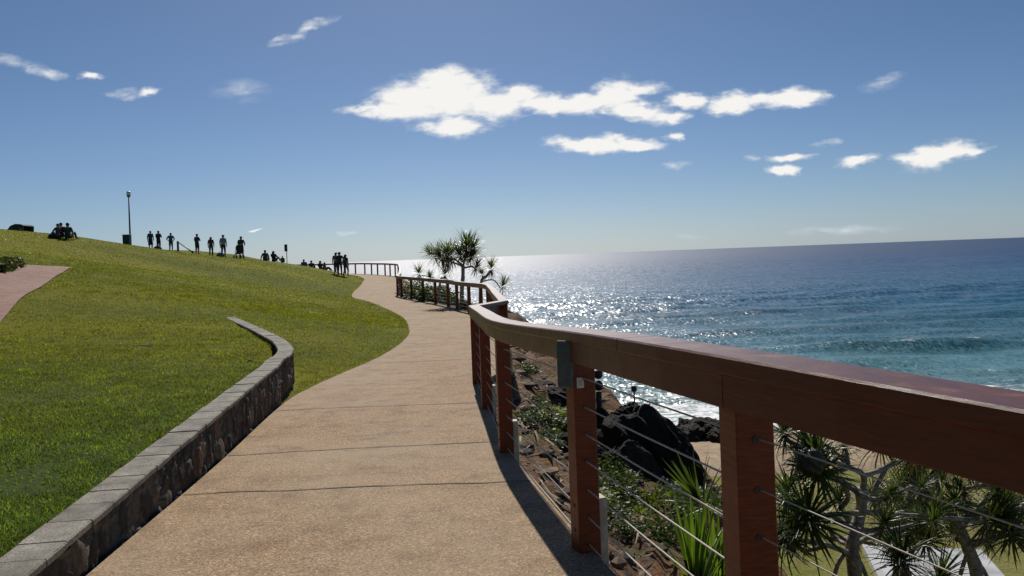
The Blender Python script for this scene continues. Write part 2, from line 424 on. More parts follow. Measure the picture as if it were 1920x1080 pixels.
def tps(pts):
    P = np.array(pts, dtype=float); n = len(P)
    def U(r2): return np.where(r2 > 1e-12, .5 * r2 * np.log(r2 + 1e-20), 0)
    D = ((P[:, None, :2] - P[None, :, :2]) ** 2).sum(2)
    A = np.zeros((n + 3, n + 3)); A[:n, :n] = U(D) + np.eye(n) * 1.5
    A[:n, n] = 1; A[:n, n + 1:] = P[:, :2]; A[n:, :n] = A[:n, n:].T
    w = np.linalg.solve(A, np.concatenate([P[:, 2], [0, 0, 0]]))
    def f(x, y):
        x = np.asarray(x, dtype=float); sh = x.shape; x = x.ravel(); y = np.asarray(y, dtype=float).ravel(); o = np.zeros_like(x)
        for i in range(0, len(x), 40000):
            xx = x[i:i + 40000]; q = y[i:i + 40000]
            r2 = (xx[:, None] - P[None, :, 0]) ** 2 + (q[:, None] - P[None, :, 1]) ** 2
            o[i:i + 40000] = U(r2) @ w[:n] + w[n] + w[n + 1] * xx + w[n + 2] * q
        return o.reshape(sh)
    return f
def W3(px, py, d):
    v = at(px, py, d); return (v.x, v.y, v.z)
hill = [W3(0, 430, 48), W3(130, 447, 46), W3(241, 466, 63), W3(322, 473, 68), W3(371, 478, 64), W3(420, 484, 59), W3(452, 485.5, 59),
        W3(500, 490, 61), W3(540, 494.5, 63), W3(580, 500, 63), W3(620, 510, 62), W3(640, 517, 60), W3(135, 503, 27.5), W3(60, 502.5, 27.5), W3(0, 616, 16), W3(30, 592, 17.6),
        W3(60, 480, 34), W3(300, 505, 42), W3(420, 508, 44), W3(540, 520, 46), W3(200, 520, 27), W3(330, 555, 24), W3(560, 560, 32), W3(600, 590, 26),
        (-50, 70, 3.3), (-36, 78, 1.9), (-28, 84, .9), (-22, 80, -.3), (-17.5, 72, -.75), (-60, 50, 3.6), (-75, 70, 4.0), (-75, 30, 2.5), (-50, 10, 1.4), (-30, 0, .5), (-22, 84, -.7), (-60, 100, 2.2), (-30, 100, -.4)]
wallA = [(-1.5, -8, -1.26), (-1.9, 0, -1.25), (-2.5, 4, -1.25), (-2.9, 7, -1.25), (-3.3, 10, -1.27), (-4.2, 13, -1.27), (-5.4, 15.5, -1.25), (-7, 18.8, -1.2), (-5, 6, -1.22), (-7, 11, -1.15), (-10, 8, -.95), (-6, -4, -1.1), (-14, 0, -.6)]
edgeB = [(float(pl(y)) - .05, y, float(pz(y)) + .005) for y in (11, 13, 15, 17.5, 20, 23, 26, 30, 34, 38, 42, 45, 49, 54, 59, 64, 69, 74, 79, 86, 93)]
_tA = tps(hill + wallA + edgeB[5:]); _tB = tps(hill + edgeB + [(-7, 18.8, -1.2), (-5.3, 16.8, -1.32), (-9, 14, -1.1)])
WALL = [(float(pl(y)), y) for y in np.arange(-8, 10.0, .5)] + [(x - .05, y) for x, y in [(-2.90, 10.2), (-2.93, 10.55), (-2.99, 10.95), (-3.12, 11.5), (-3.33, 12.1), (-3.62, 12.85), (-3.97, 13.62), (-4.75, 15.3), (-5.7, 17.25), (-6.6, 19.1)]]
WA = np.array(WALL)
def wall_sd(x, y):
    """signed distance to the wall line, positive on the upper (left) side"""
    x = np.asarray(x, dtype=float); y = np.asarray(y, dtype=float)
    Q = np.vstack([WA[0] + (WA[0] - WA[1]) * 20, WA, WA[-1] + (WA[-1] - WA[-2]) * 20])
    best = np.full(x.shape, 1e9); sg = np.zeros(x.shape)
    for a, b in zip(Q[:-1], Q[1:]):
        d = b - a; t = np.clip(((x - a[0]) * d[0] + (y - a[1]) * d[1]) / (d @ d), 0, 1)
        ex = x - a[0] - d[0] * t; ey = y - a[1] - d[1] * t; r = np.hypot(ex, ey)
        c = d[0] * (y - a[1]) - d[1] * (x - a[0])
        m = r < best; best = np.where(m, r, best); sg = np.where(m, np.sign(c), sg)
    return best * sg
def lawnz(x, y):
    x = np.asarray(x, dtype=float); y = np.asarray(y, dtype=float)
    sd = wall_sd(x, y); past = sstep(17.5, 24, y + .0 * x)
    w = .05 + 3.0 * past
    b = sstep(-w, w, sd - .10 * (1 - past))
    a = _tA(x, y); bb = _tB(x, y)
    z = a * b + bb * (1 - b)
    e = pl(y) - x
    z = np.where((y > 10.9), z * sstep(-.1, 1.2, e) + (pz(y) + .012) * (1 - sstep(-.1, 1.2, e)), z)
    und = (fbm(x * .22, y * .22, 5, 3) - .5) * .16 * sstep(1.0, 6, e) + (fbm(x * 1.3, y * 1.3, 9, 3) - .5) * .035 * sstep(.2, 1.5, e)
    return z + und

# ------------------------------------------------------------------ path, joints
ys = np.concatenate([np.arange(-12, 30, .2), np.arange(30, 124, .5)])
NC = 10
tt = np.linspace(0, 1, NC)
XL = pl(ys); XR = fx(ys) + .02
X = XL[:, None] * (1 - tt) + XR[:, None] * tt; Y = np.repeat(ys[:, None], NC, 1); Z = np.repeat(pz(ys)[:, None], NC, 1)
# skirts on both sides
X = np.hstack([X[:, :1], X, X[:, -1:]]); Y = np.hstack([Y[:, :1], Y, Y[:, -1:]]); Z = np.hstack([Z[:, :1] - .3, Z, Z[:, -1:] - .32])
path = link('path', npmesh('path', np.stack([X, Y, Z], 2).reshape(-1, 3), gridfaces(len(ys), NC + 2), M['path'], smooth=False))
tag(path, 'winding tan concrete footpath running along the railing', kind='structure')
mb = MB()
def joint(y, amp=.03, seed=0, w=.011, slant=0):
    n = 60; xs = np.linspace(float(pl(y)) + .02, float(fx(y)) - .0, n)
    yc = y + slant * (xs - xs[0]) + (fbm(xs * .8 + seed * 7.1, xs * 0, seed, 3) - .5) * 2 * amp + (fbm(xs * 9, xs * 0, seed + 3, 2) - .5) * .02
    ww = w * (.6 + .9 * fbm(xs * 6, xs * 0 + 3, seed + 9, 2))
    vs = []
    for x, yy, h in zip(xs, yc, ww):
        vs += [(x, yy - h, float(pz(yy - h)) + .004), (x, yy + h, float(pz(yy + h)) + .004)]
    mb.add(vs, [(2 * i, 2 * i + 2, 2 * i + 3, 2 * i + 1) for i in range(n - 1)])
for y, a, s, w, sl in ((5.42, .16, 1, .009, -.01), (6.75, .12, 2, .010, .1), (9.2, .06, 4, .009, .0), 
                       (14., .05, 6, .009, 0), (19.5, .05, 8, .01, 0), (25.6, .05, 10, .012, 0), (29, .05, 12, .014, 0), (33, .05, 13, .015, 0), (3.1, .04, 14, .009, .02)):
    joint(y, a, s, w, sl)
mb.build('expansion_joint', M['joint'], path, worldverts=False)

# ------------------------------------------------------------------ lawn
ev = np.concatenate([[-.08, 0.0, .05, .1, .16, .24], np.arange(.3, 6, .2), np.arange(6, 14, .4), np.arange(14, 30, .8), np.arange(30, 92, 3.)])
yv = np.concatenate([np.arange(-9, 26, .2), np.arange(26, 60, .5), np.arange(60, 121, 1.2)])
XX = pl(yv)[:, None] - ev[None, :]; YY = np.repeat(yv[:, None], len(ev), 1)
ZZ = lawnz(XX, YY)
# under the wall and against the slab the turf dips out of sight
ZZ[:, 0] = np.minimum(ZZ[:, 0], pz(yv) - .05)
near = yv < 10.7
for c in range(1, 6): ZZ[near, c] = np.minimum(ZZ[near, c], -1.32 if c > 2 else pz(yv[near]) - .02)
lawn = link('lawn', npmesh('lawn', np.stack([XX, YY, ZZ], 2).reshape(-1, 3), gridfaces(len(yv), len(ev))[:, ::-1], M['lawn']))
tag(lawn, 'green sloping lawn left of the footpath', kind='structure')

# reddish side path over the lawn
poly_r = [(16.5, 0, 618), (20, 42, 586), (23.5, 88, 546), (26, 116, 519), (28.5, 137, 502.5)]
rows = []
for t in np.linspace(0, 1, 26):
    yv2 = 12.5 + t * 15.5
    xr = np.interp(yv2, [12.5, 16.5, 20, 23.5, 26, 28.0], [-8.2, float(at(0, 618, 16.5).x), float(at(42, 586, 20).x), float(at(88, 546, 23.5).x), float(at(116, 519, 26).x), float(at(137, 502.5, 28).x)])
    rows.append((xr, yv2))
vs = []; nc = 9
for xr, y in rows:
    for k in range(nc):
        x = xr - k * .42 * 1.15; yy = y
        vs.append((x, yy, float(lawnz(np.array([x]), np.array([yy]))[0]) + .03))
sp = link('side_path', npmesh('side_path', vs, gridfaces(len(rows), nc)[:, ::-1], M['redpath']))
tag(sp, 'reddish concrete side path ending on the grass slope at far left', kind='structure')

# grass blades (countless)
BARE = [at(18, 885, 4.9), at(205, 832, 5.7), at(272, 652, 12.5), at(60, 905, 4.6), at(200, 640, 13.)]
def bare(x, y):
    r = np.zeros(x.shape, dtype=bool)
    for k, b in enumerate(BARE):
        rr_ = np.hypot((x - b.x) / (1.5, .8, .7, .6, .8)[k], (y - b.y) / (1., .6, 1.6, .5, 1.2)[k]) + (fbm(x * 3, y * 3, 33, 3) - .5) * 1.3
        r |= (rr_ < .18) & (RNG.random(x.shape) < .85)
    return r
parts_v = []
for NB, dmin, dmax, pw, tall, wide in ((330000, 2.2, 30, .9, 1.0, 1.0), (170000, 22, 78, 1.0, .8, 1.6)):
    d = dmin * np.exp(RNG.random(NB) ** pw * math.log(dmax / dmin)); u = -.78 + RNG.random(NB) * .75
    gx = u * d + RNG.normal(0, .05, NB); gy = d + RNG.normal(0, .1, NB)
    e = pl(gy) - gx
    sd = wall_sd(gx, gy)
    ok = (e > .02 - .07 * RNG.random(NB) ** 2) & ((gy > 19.3) | (sd > .222) | ((sd < -.02) & (gy > 10.7)))
    xr_s = np.interp(gy, [r[1] for r in rows], [r[0] for r in rows]); ok &= ~((gy > 12.4) & (gy < 28.1) & (gx < xr_s) & (gx > xr_s - 3.9))
    dens = fbm(gx * 1.05 + 3, gy * 1.05, 21, 3); ok &= (RNG.random(NB) < np.clip((dens - .25) * 5, .6, 1)) & ~bare(gx, gy)
    gx, gy, d, e = gx[ok], gy[ok], d[ok], e[ok]; n = len(gx)
    gz = np.where(e < 0.02, pz(gy) + .004, lawnz(gx, gy) - .004)
    hgt = tall * (.012 + .020 * RNG.random(n)) * (.75 + .5 * fbm(gx * .8, gy * .8, 31, 3)) * (1 + .012 * d)
    wid = wide * .0022 * (1 + .18 * d) * (.7 + .6 * RNG.random(n))
    ang = RNG.random(n) * 6.283; la = RNG.random(n) * 6.283; ll = hgt * (.2 + .9 * RNG.random(n))
    parts_v.append(np.stack([gx - np.cos(ang) * wid, gy - np.sin(ang) * wid, gz, gx + np.cos(ang) * wid, gy + np.sin(ang) * wid, gz, gx + np.cos(la) * ll, gy + np.sin(la) * ll, gz + hgt], 1).reshape(-1, 3))
vx = np.concatenate(parts_v); n = len(vx) // 3
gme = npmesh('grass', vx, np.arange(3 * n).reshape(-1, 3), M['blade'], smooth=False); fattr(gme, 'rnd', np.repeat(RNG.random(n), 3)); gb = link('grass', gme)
tag(gb, 'short blades of grass on the lawn', 'grass', kind='stuff')

# ------------------------------------------------------------------ low stone wall
WT = -1.21
def resample(P, step):
    P = np.asarray(P, dtype=float); s = np.concatenate([[0], np.cumsum(np.hypot(*np.diff(P, axis=0).T))])
    n = int(s[-1] / step); q = np.linspace(0, s[-1], n + 1)
    return np.stack([np.interp(q, s, P[:, 0]), np.interp(q, s, P[:, 1])], 1), q
def normals_left(P):
    t = np.gradient(P, axis=0); t /= np.linalg.norm(t, axis=1)[:, None]
    return np.stack([-t[:, 1], t[:, 0]], 1)
wall = empty('stone_wall', (-2.9, 10.5, -1.75)); tag(wall, 'low curved stone retaining wall with grey flat coping beside the footpath', 'wall')
WP, WS = resample(WALL, .025); WN = normals_left(WP)
# rubble face: worley cells pushed out, mortar sunk
zr = np.linspace(-2.05, WT - .036, 34)
S, Zg = np.meshgrid(WS, zr, indexing='ij')
cs = np.random.default_rng(3); L = WS[-1]
cell = .17
pts = []
for i in range(int(L / cell) + 2):
    for j in range(-1, 7):
        pts.append(((i + cs.uniform(.05, .95)) * cell * 1.0, -2.1 + (j + cs.uniform(.05, .95)) * cell * .95))
pts = np.array(pts); pc = cs.random((len(pts), 3))
f1 = np.full(S.shape, 9.); f2 = np.full(S.shape, 9.); idx = np.zeros(S.shape, dtype=int)
Sw = S + (fbm(S * 6, Zg * 6, 41, 3) - .5) * .10; Zw = Zg + (fbm(S * 6 + 9, Zg * 6, 47, 3) - .5) * .10
for k, (a, b) in enumerate(pts):
    i0 = max(0, np.searchsorted(WS, a - .5)); i1 = np.searchsorted(WS, a + .5)
    if i1 <= i0: continue
    r = np.hypot(Sw[i0:i1] - a, Zw[i0:i1] - b)
    F1 = f1[i0:i1]; F2 = f2[i0:i1]; I = idx[i0:i1]
    m = r < F1; F2[:] = np.where(m, F1, np.minimum(F2, r)); I[:] = np.where(m, k, I); F1[:] = np.where(m, r, F1)
edge = f2 - f1; bul = sstep(0.0, .028, edge)
out = -.012 + bul * (.022 + .030 * pc[idx, 0]) + (fbm(S * 22, Zg * 22, 51, 3) - .5) * .022
WP3 = WP[:, None, :] + WN[:, None, :] * (.045 - out)[:, :, None]
pal = .40 * np.array([(.055, .05, .045), (.10, .075, .055), (.15, .12, .085), (.17, .085, .045), (.05, .06, .06), (.12, .115, .10), (.21, .17, .12)])
scol = pal[(pc[idx, 1] * 6.999).astype(int)] * (.3 + 1.5 * pc[idx, 2] ** 1.5)[..., None]
mort = np.array([.20, .185, .15]); scol = scol * bul[..., None] + mort * (1 - bul[..., None])
me = npmesh('stone_face', np.concatenate([WP3, Zg[..., None]], 2).reshape(-1, 3), gridfaces(*S.shape)[:, ::-1], M['stone'])
cattr(me, 'col', scol.reshape(-1, 3)); link('stone_face', me, wall, worldverts=True)
# back face and end
mbw = MB(); WPc, _ = resample(WALL, .25); WNc = normals_left(WPc)
vs = []
for p, q in zip(WPc, WNc):
    b = p + q * .195; vs += [(b[0], b[1], -2.0), (b[0], b[1], WT - .052)]
mbw.add(vs, [(2 * i, 2 * i + 1, 2 * i + 3, 2 * i + 2) for i in range(len(WPc) - 1)])
p, q = WPc[-1], WNc[-1]; t_ = Vector((q[1], -q[0], 0)).normalized()
A_ = Vector((p[0] + q[0] * .02, p[1] + q[1] * .02, 0)); B_ = Vector((p[0] + q[0] * .195, p[1] + q[1] * .195, 0))
mbw.add([A_ + Vector((0, 0, -2)), B_ + Vector((0, 0, -2)), B_ + Vector((0, 0, WT - .052)), A_ + Vector((0, 0, WT - .052))], [(0, 1, 2, 3)])
bm_ = mbw.mesh('back_face', M['stone']); cattr(bm_, 'col', np.tile([[.10, .09, .075]], (len(bm_.vertices), 1))); link('back_face', bm_, wall, worldverts=True)
mbc = MB(); tone = []
PC, SC = resample(WALL, .01); NCc = normals_left(PC)
s0 = 0.; k = 0
while s0 < SC[-1] - .1:
    ln = random.uniform(.22, .30); s1 = min(s0 + ln, SC[-1])
    i0 = np.searchsorted(SC, s0 + .004); i1 = min(np.searchsorted(SC, s1 - .006), len(SC) - 1)
    ii = [i0, (i0 + i1) // 2, i1]; zt = WT + random.uniform(-.004, .004); vs = []
    jo = random.uniform(-.003, .003)
    for i in ii:
        p = PC[i]; q = NCc[i]
        for off, z in ((.012 + jo, zt - .034), (.012 + jo, zt - .008), (.020 + jo, zt), (.222 + jo, zt), (.230 + jo, zt - .008), (.230 + jo, zt - .034)):
            vs.append((p[0] + q[0] * off, p[1] + q[1] * off, z))
    fs = []
    for a in range(2):
        for c in range(6):
            e_ = (c + 1) % 6; fs.append((a * 6 + c, a * 6 + e_, (a + 1) * 6 + e_, (a + 1) * 6 + c))
    fs += [(5, 4, 3, 2, 1, 0), (12, 13, 14, 15, 16, 17)]
    mbc.add(vs, fs); tone += [random.random()] * 18; s0 = s1
me = mbc.mesh('coping', M['coping']); fattr(me, 'tone', tone); link('coping', me, wall, worldverts=True)

# ------------------------------------------------------------------ railing
RH = 1.07
fence = empty('railing', (FENCE[4][0], FENCE[4][1], float(pz(FENCE[4][1])))); tag(fence, 'brown timber railing with steel cables winding along the seaward edge of the footpath', 'railing')
def catmull(P, keep, n=4):
    out_ = []
    for i in range(len(P) - 1):
        p1, p2 = np.array(P[i]), np.array(P[i + 1])
        p0 = np.array(P[i - 1]) if i > 0 and i not in keep else p1 - (p2 - p1)
        p3 = np.array(P[i + 2]) if i + 2 < len(P) and (i + 1) not in keep else p2 + (p2 - p1)
        for k in range(n):
            t = k / n
            out_.append(.5 * ((2 * p1) + (-p0 + p2) * t + (2 * p0 - 5 * p1 + 4 * p2 - p3) * t * t + (-p0 + 3 * p1 - 3 * p2 + p3) * t ** 3))
    out_.append(np.array(P[-1])); return np.array(out_)
KEEP = {8, 9, 23}
RL = catmull(FENCE, KEEP, 4)
tg = np.gradient(RL, axis=0); tg /= np.linalg.norm(tg, axis=1)[:, None]
# mitre normals
NLm = []
for i in range(len(RL)):
    a = RL[i] - RL[i - 1] if i > 0 else RL[1] - RL[0]; b = RL[i + 1] - RL[i] if i < len(RL) - 1 else a
    a = a / np.linalg.norm(a); b = b / np.linalg.norm(b)
    na = np.array([-a[1], a[0]]); nb = np.array([-b[1], b[0]]); mm = na + nb; mm /= np.linalg.norm(mm)
    NLm.append(mm / max(.5, mm @ na))
NLm = np.array(NLm)      # points to the path (left)
def sweep(prof, name, mat, gaps=(), gap=.0025):
    m_ = MB(); n = len(prof); rz = pz(RL[:, 1])
    for i in range(len(RL) - 1):
        cut0 = (i in gaps); cut1 = ((i + 1) in gaps)
        d_ = RL[i + 1] - RL[i]; Ls = np.linalg.norm(d_); d_ = d_ / Ls; vs = []
        for (pnt, nn, z, sg) in ((RL[i], NLm[i], rz[i], gap if cut0 else 0), (RL[i + 1], NLm[i + 1], rz[i + 1], -gap if cut1 else 0)):
            q = pnt + d_ * sg
            for off, h in prof: vs.append((q[0] + nn[0] * off, q[1] + nn[1] * off, z + h))
        fs = [(c, (c + 1) % n, n + (c + 1) % n, n + c) for c in range(n)]
        if cut0 or i == 0: fs.append(tuple(range(n - 1, -1, -1)))
        if cut1 or i == len(RL) - 2: fs.append(tuple(range(n, 2 * n)))
        m_.add(vs, fs)
    return m_.build(name, mat, fence)
gaps_cap = {i * 4 + 2 for i in range(0, 50, 2)} | {32, 36} | {14}
gaps_f = {i * 4 for i in range(0, 50)}
b_ = .006
cap_prof = [(.082, RH - .052 + b_), (.082, RH - b_), (.082 - b_, RH), (-.078 + b_, RH), (-.078, RH - b_), (-.078, RH - .052 + b_), (-.078 + b_, RH - .052), (.082 - b_, RH - .052)]
sweep(cap_prof, 'handrail_cap', M['timber'], gaps_cap)
fas_prof = [(.066, RH - .150), (.070, RH - .146), (.070, RH - .054), (.028, RH - .054), (.028, RH - .150)]
sweep(fas_prof, 'fascia_board', M['timber'], gaps_f, .002)
# posts
pm = MB(); pm.box((0, 0, (RH - .054 - .35) / 2), (.112, .112, RH - .054 + .35), bev=.004)
post_me = pm.mesh('post', M['post'])
cm = MB(); cm.box((.078, 0, .05), (.045, .085, .40), bev=.004)
cleat_me = cm.mesh('cleat', M['cleat'])
bm2 = MB(); bm2.tube([(0, 0, -.001), (0, 0, .005)], .011, 8)
bolt_me = bm2.mesh('cable_fitting', M['bolt'])
posts = []
for i, (x, y) in enumerate(FENCE):
    j = i * 4; t = tg[min(j, len(tg) - 1)]
    o = link('post', post_me, fence); o.location = Vector((x, y, float(pz(y)))) - Vector(fence.location)
    o.rotation_euler = (0, 0, math.atan2(-t[0], t[1]) + {4: R(-6), 5: R(7)}.get(i, 0)); posts.append(o)
    if y < 48:
        c = link('cleat', cleat_me, o)
    if 2 < y < 9:
        for h in (.84, .70, .57, .44, .305, .17, .04):
            c = link('cable_fitting', bolt_me, o); c.location = (0, -.054, h); c.rotation_euler = (R(90), 0, 0)
        for h in (.10, .22):
            c = link('bolt', bolt_me, o); c.location = (-.054, 0, h); c.rotation_euler = (0, R(-90), 0)
# cables, one run each from post to post
for h in (.84, .70, .57, .44, .305, .17, .04):
    cb = MB()
    for i in range(len(FENCE) - 1):
        (x0, y0), (x1, y1) = FENCE[i], FENCE[i + 1]
        a = Vector((x0, y0, float(pz(y0)) + h)); b = Vector((x1, y1, float(pz(y1)) + h)); mid = (a + b) / 2 - Vector((0, 0, .004))
        cb.tube([a, mid, b], (.0019 if y0 < 2 else .0034) if y0 < 20 else .004, 6, caps=False)
    cb.build('cable', M['cable'], fence, smooth=True)
# plate and sticker on the second post in view
po = posts[5]
pl_ = MB(); pl_.box((0, 0, 0), (.018, .086, .225), bev=.006)
for q in (-1, 1): pl_.tube([(-.009, .03 * q, .095), (-.0112, .03 * q, .095)], .005, 8)
pl_.box((.03, 0, .0), (.05, .05, .12))
o = link('number_plate', pl_.mesh('number_plate', M['plate']), po); o.location = (-.098, -.058, RH - .155); o.rotation_euler = (0, 0, R(36)); o['label'] = 'grey green metal plate fixed to the railing post'
st = MB(); st.box((-.022, -.056, RH - .25), (.036, .004, .05)); st.box((-.022, -.0582, RH - .25), (.020, .002, .026), m=1)
link('sticker', st.mesh('sticker', [M['sticker'], M['cleat']]), po)

# ------------------------------------------------------------------ hillside below the railing
sv = np.concatenate([[.0, .03, .08], np.arange(.15, 4, .1), np.arange(4, 8, .25), np.arange(8, 30, 1.5), [34, 40, 55]])
yv = np.concatenate([np.arange(-14, 20, .16), np.arange(20, 50, .3), np.arange(50, 126, 1.5)])
_fy, _fx2 = smooth_interp(FX, FY, 5)
FXs = fx(yv)
SS, YY = np.meshgrid(sv, yv); XX = FXs[:, None] + .015 + SS
low = np.interp(yv, [-14, 21, 26, 33, 140], [-6.9, -6.9, -7.4, -10, -10])[:, None]
ledge = np.interp(yv, [-14, 2, 5, 8, 12, 20, 28, 31, 44, 50, 60, 140], [1.2, .7, .8, 1.4, 2.2, 1.7, 1.0, 2.4, 2.6, 1.2, .6, .6])[:, None]
drop = np.interp(yv, [-14, 4, 9, 15, 24, 30, 44, 52, 140], [.8, .8, .55, .50, .5, .10, .10, .5, .5])[:, None]
wdt = np.interp(yv, [-14, 5, 12, 20, 30, 140], [4.5, 4.5, 4.0, 3.4, 3.5, 4.])[:, None]
nz = fbm(XX * .9, YY * .9, 61, 5); nz2 = fbm(XX * .35 + 5, YY * .35, 63, 3)
se = SS + (nz - .5) * 1.1 * sstep(.2, 1, SS)
t = sstep(0, 1, (se - ledge) / wdt)
top = pz(yv)[:, None] - .06 - drop * np.minimum(SS, ledge) 
st_ = top + (nz - .5) * .55 * sstep(.05, .8, SS)
stp = np.floor(st_ / .16) * .16; st_ = st_ * .45 + (stp + .08) * .55
st_ = np.minimum(st_, pz(yv)[:, None] - .05 + 2 * sstep(.2, 1.5, SS))
ZZ = st_ * (1 - t) + low * t + (nz2 - .5) * .8 * t * (1 - t) * 4 + (fbm(XX * 2.6, YY * 2.6, 71, 4) - .5) * .30 * sstep(.05, .4, SS)
def hillz(x, y):
    i = int(np.clip(np.searchsorted(yv, y), 1, len(yv) - 1)); s = x - float(fx(y)) - .015
    return float(np.interp(s, sv, ZZ[i]))
hs = link('hillside', npmesh('hillside', np.stack([XX, YY, ZZ], 2).reshape(-1, 3), gridfaces(len(yv), len(sv)), M['soil']))
tag(hs, 'brown rocky hillside dropping from the footpath to the shore', kind='structure')
# flat lower lawn, beach
LL = -6.3
gx_, gy_ = np.meshgrid(np.arange(-2, 60, .8), np.arange(-20, 23.01, .6))
gz_ = LL + (fbm(gx_ * .25, gy_ * .25, 81, 3) - .5) * .3 - sstep(20, 23, gy_) * .1
o = link('lower_lawn', npmesh('lower_lawn', np.stack([gx_, gy_, gz_], 2).reshape(-1, 3), gridfaces(*gx_.shape), M['lowlawn']))
tag(o, 'flat yellowish lawn at the foot of the hillside', kind='structure')
gx_, gy_ = np.meshgrid(np.arange(-4, 90, .8), np.arange(22.2, 40, .5))
gz_ = np.interp(gy_, [22.2, 23.5, 28.5, 33, 40], [LL - .3, LL - .12, LL - .35, SEA - .25, SEA - 1.5]) + (fbm(gx_ * .5, gy_ * .5, 83, 4) - .5) * .22
o = link('beach', npmesh('beach', np.stack([gx_, gy_, gz_], 2).reshape(-1, 3), gridfaces(*gx_.shape), M['sand']))
tag(o, 'narrow strip of brown sand between lower lawn and shore rocks', kind='structure')
mb = MB(); mb.box((7.55, 14.3, LL + .06), (2.2, 3.6, .24), rot=Matrix.Rotation(R(-14), 3, 'Z'), bev=.02)
tag(mb.build('concrete_pad', M['slab']), 'pale concrete pad on the lower lawn', kind='structure')

# ------------------------------------------------------------------ sea
def geo(a, b, n): return a * (b / a) ** (np.arange(1, n + 1) / n)
xs = np.concatenate([-40 - geo(3, 60000, 22)[::-1], np.arange(-40, 140, .75), 140 + geo(3, 60000, 22)])
ys2 = np.concatenate([[-60000, -6000, -600, -100, -20, 10], np.arange(20, 170, .6), 170 + geo(3, 60000, 26)])
GX, GY = np.meshgrid(xs, ys2)
fade = sstep(-40, -20, GX) * (1 - sstep(115, 138, GX)) * sstep(22, 34, GY) * (1 - sstep(110, 165, GY))
ph = GX * .05 + (fbm(GX * .03, GY * .03, 91, 3) - .5) * 8
sw = .12 * np.sin(GY * .62 + ph) + .10 * np.sin(GY * .95 - GX * .16 + 1.3 * ph) + .08 * np.sin(GX * .5 + GY * .41) + (fbm(GX * .35, GY * .7, 93, 4) - .5) * .26
yb = 57 + 2.6 * np.sin(GX * .07 + 1) + 2.0 * (fbm(GX * .12, GX * 0, 95, 2) - .5) * 2
br = np.exp(-((GY - yb) / 1.5) ** 2) * sstep(14, 24, GX) * (.55 + .45 * vnoise(GX * .2, GX * 0 + 7, 97))
yb2 = 44 + 2.0 * np.sin(GX * .09)
br2 = np.exp(-((GY - yb2) / 1.1) ** 2) * .5
zz = SEA + fade * (sw * 1.0 + br * .75 + br2 * .5)
foam = 1.0 * (1 - sstep(33, 56, GY + 4 * (fbm(GX * .15, GY * .15, 99, 3) - .5))) + np.clip(br * 1.5 * (fbm(GX * .5, GY * .9, 101, 3) + .05), 0, .8) + .35 * br2
me = npmesh('sea', np.stack([GX, GY, zz], 2).reshape(-1, 3), gridfaces(*GX.shape), M['sea'])
fattr(me, 'foam', np.clip(foam, 0, 1).ravel())
tag(link('sea', me), 'blue green sea glittering under the sun', kind='structure')

# ------------------------------------------------------------------ rocks
def rock_mesh(name, seed, sub=3, flat=1.0, cuts=7):
    import bmesh
    bm = bmesh.new(); bmesh.ops.create_icosphere(bm, subdivisions=sub, radius=1.0)
    rr = random.Random(seed)
    planes = []
    for _ in range(cuts):
        v = Vector((rr.gauss(0, 1), rr.gauss(0, 1), rr.gauss(0, 1) * .8)).normalized(); planes.append((v, rr.uniform(.55, .85)))
    for v in bm.verts:
        c = v.co.copy()
        for nrm, dd in planes:
            k = c.dot(nrm)
            if k > dd: c -= nrm * (k - dd) * .92
        a = c * 2.2; nse = float(fbm(np.array([a.x + a.z * .7 + seed * 3]), np.array([a.y - a.z * .6]), seed, 4)[0]) - .5
        n2_ = float(fbm(np.array([a.x * 3.1 + a.z * 2.2 + seed]), np.array([a.y * 3.1 - a.z * 1.7]), seed + 40, 4)[0]) - .5; v.co = c * (1 + nse * .62 + n2_ * .26); v.co.z *= flat
    me = bpy.data.meshes.new(name); bm.to_mesh(me); bm.free(); me.materials.append(M['rock'])
    return me
RK = [rock_mesh('boulder', s, 5 if s < 5 else 4) for s in range(1, 8)]
def boulder(px, py, d, size, k, label, group=None, rz=0., rx=0.):
    c = at(px, py, d); o = link('boulder', RK[k]); o.location = c; o.scale = size; o.rotation_euler = (rx, 0, rz)
    tag(o, label, 'boulder', group); return o
boulder(1208, 902, 11.0, (.78, .9, 1.0), 0, 'largest black boulder with a flat sunlit top between the two nearest railing posts', rz=.4)
boulder(1135, 915, 11.9, (.62, .8, 1.0), 1, 'tall dark boulder half hidden behind the railing post with the metal plate', rz=1.3)
boulder(1178, 795, 12.6, (.30, .3, .30), 2, 'small rough rock perched at the foot of the slim pole', rz=2.)
boulder(1258, 930, 10.6, (.30, .5, .62), 3, 'narrow dark boulder leaning on the right side of the largest black boulder', rz=.2)
boulder(1165, 985, 9.0, (.5, .55, .42), 1, 'low shaded boulder below the largest black boulder', rz=2.4)
boulder(1060, 850, 8.9, (.30, .38, .24), 2, 'dark rock beside the brown ground left of the plated post', rz=.8)
boulder(1185, 945, 8.6, (.30, .18, .14), 3, 'pale flat stone lying in the shade under the black boulders', rz=.5)
boulder(1160, 930, 9.8, (.62, .5, .62), 2, 'shaded black rock face filling the gap under the largest boulder', rz=.9)
boulder(1228, 965, 9.4, (.42, .4, .38), 0, 'dark angular rock right below the largest boulder, above the bright weed', rz=2.2)
boulder(1105, 905, 9.2, (.34, .42, .36), 3, 'dark rock hidden behind the foot of the plated post', rz=1.9)
boulder(1010, 728, 13.5, (.45, .25, .16), 4, 'flat brown grey rock step on the ledge left of the plated post', rz=.3)
boulder(1050, 745, 12.2, (.40, .22, .15), 5, 'flat rock step close to the plated post behind the yellowish weed', rz=-.2)
boulder(985, 880, 7.9, (.16, .2, .10), 6, 'small rock on the brown ground by the third post', rz=.5)
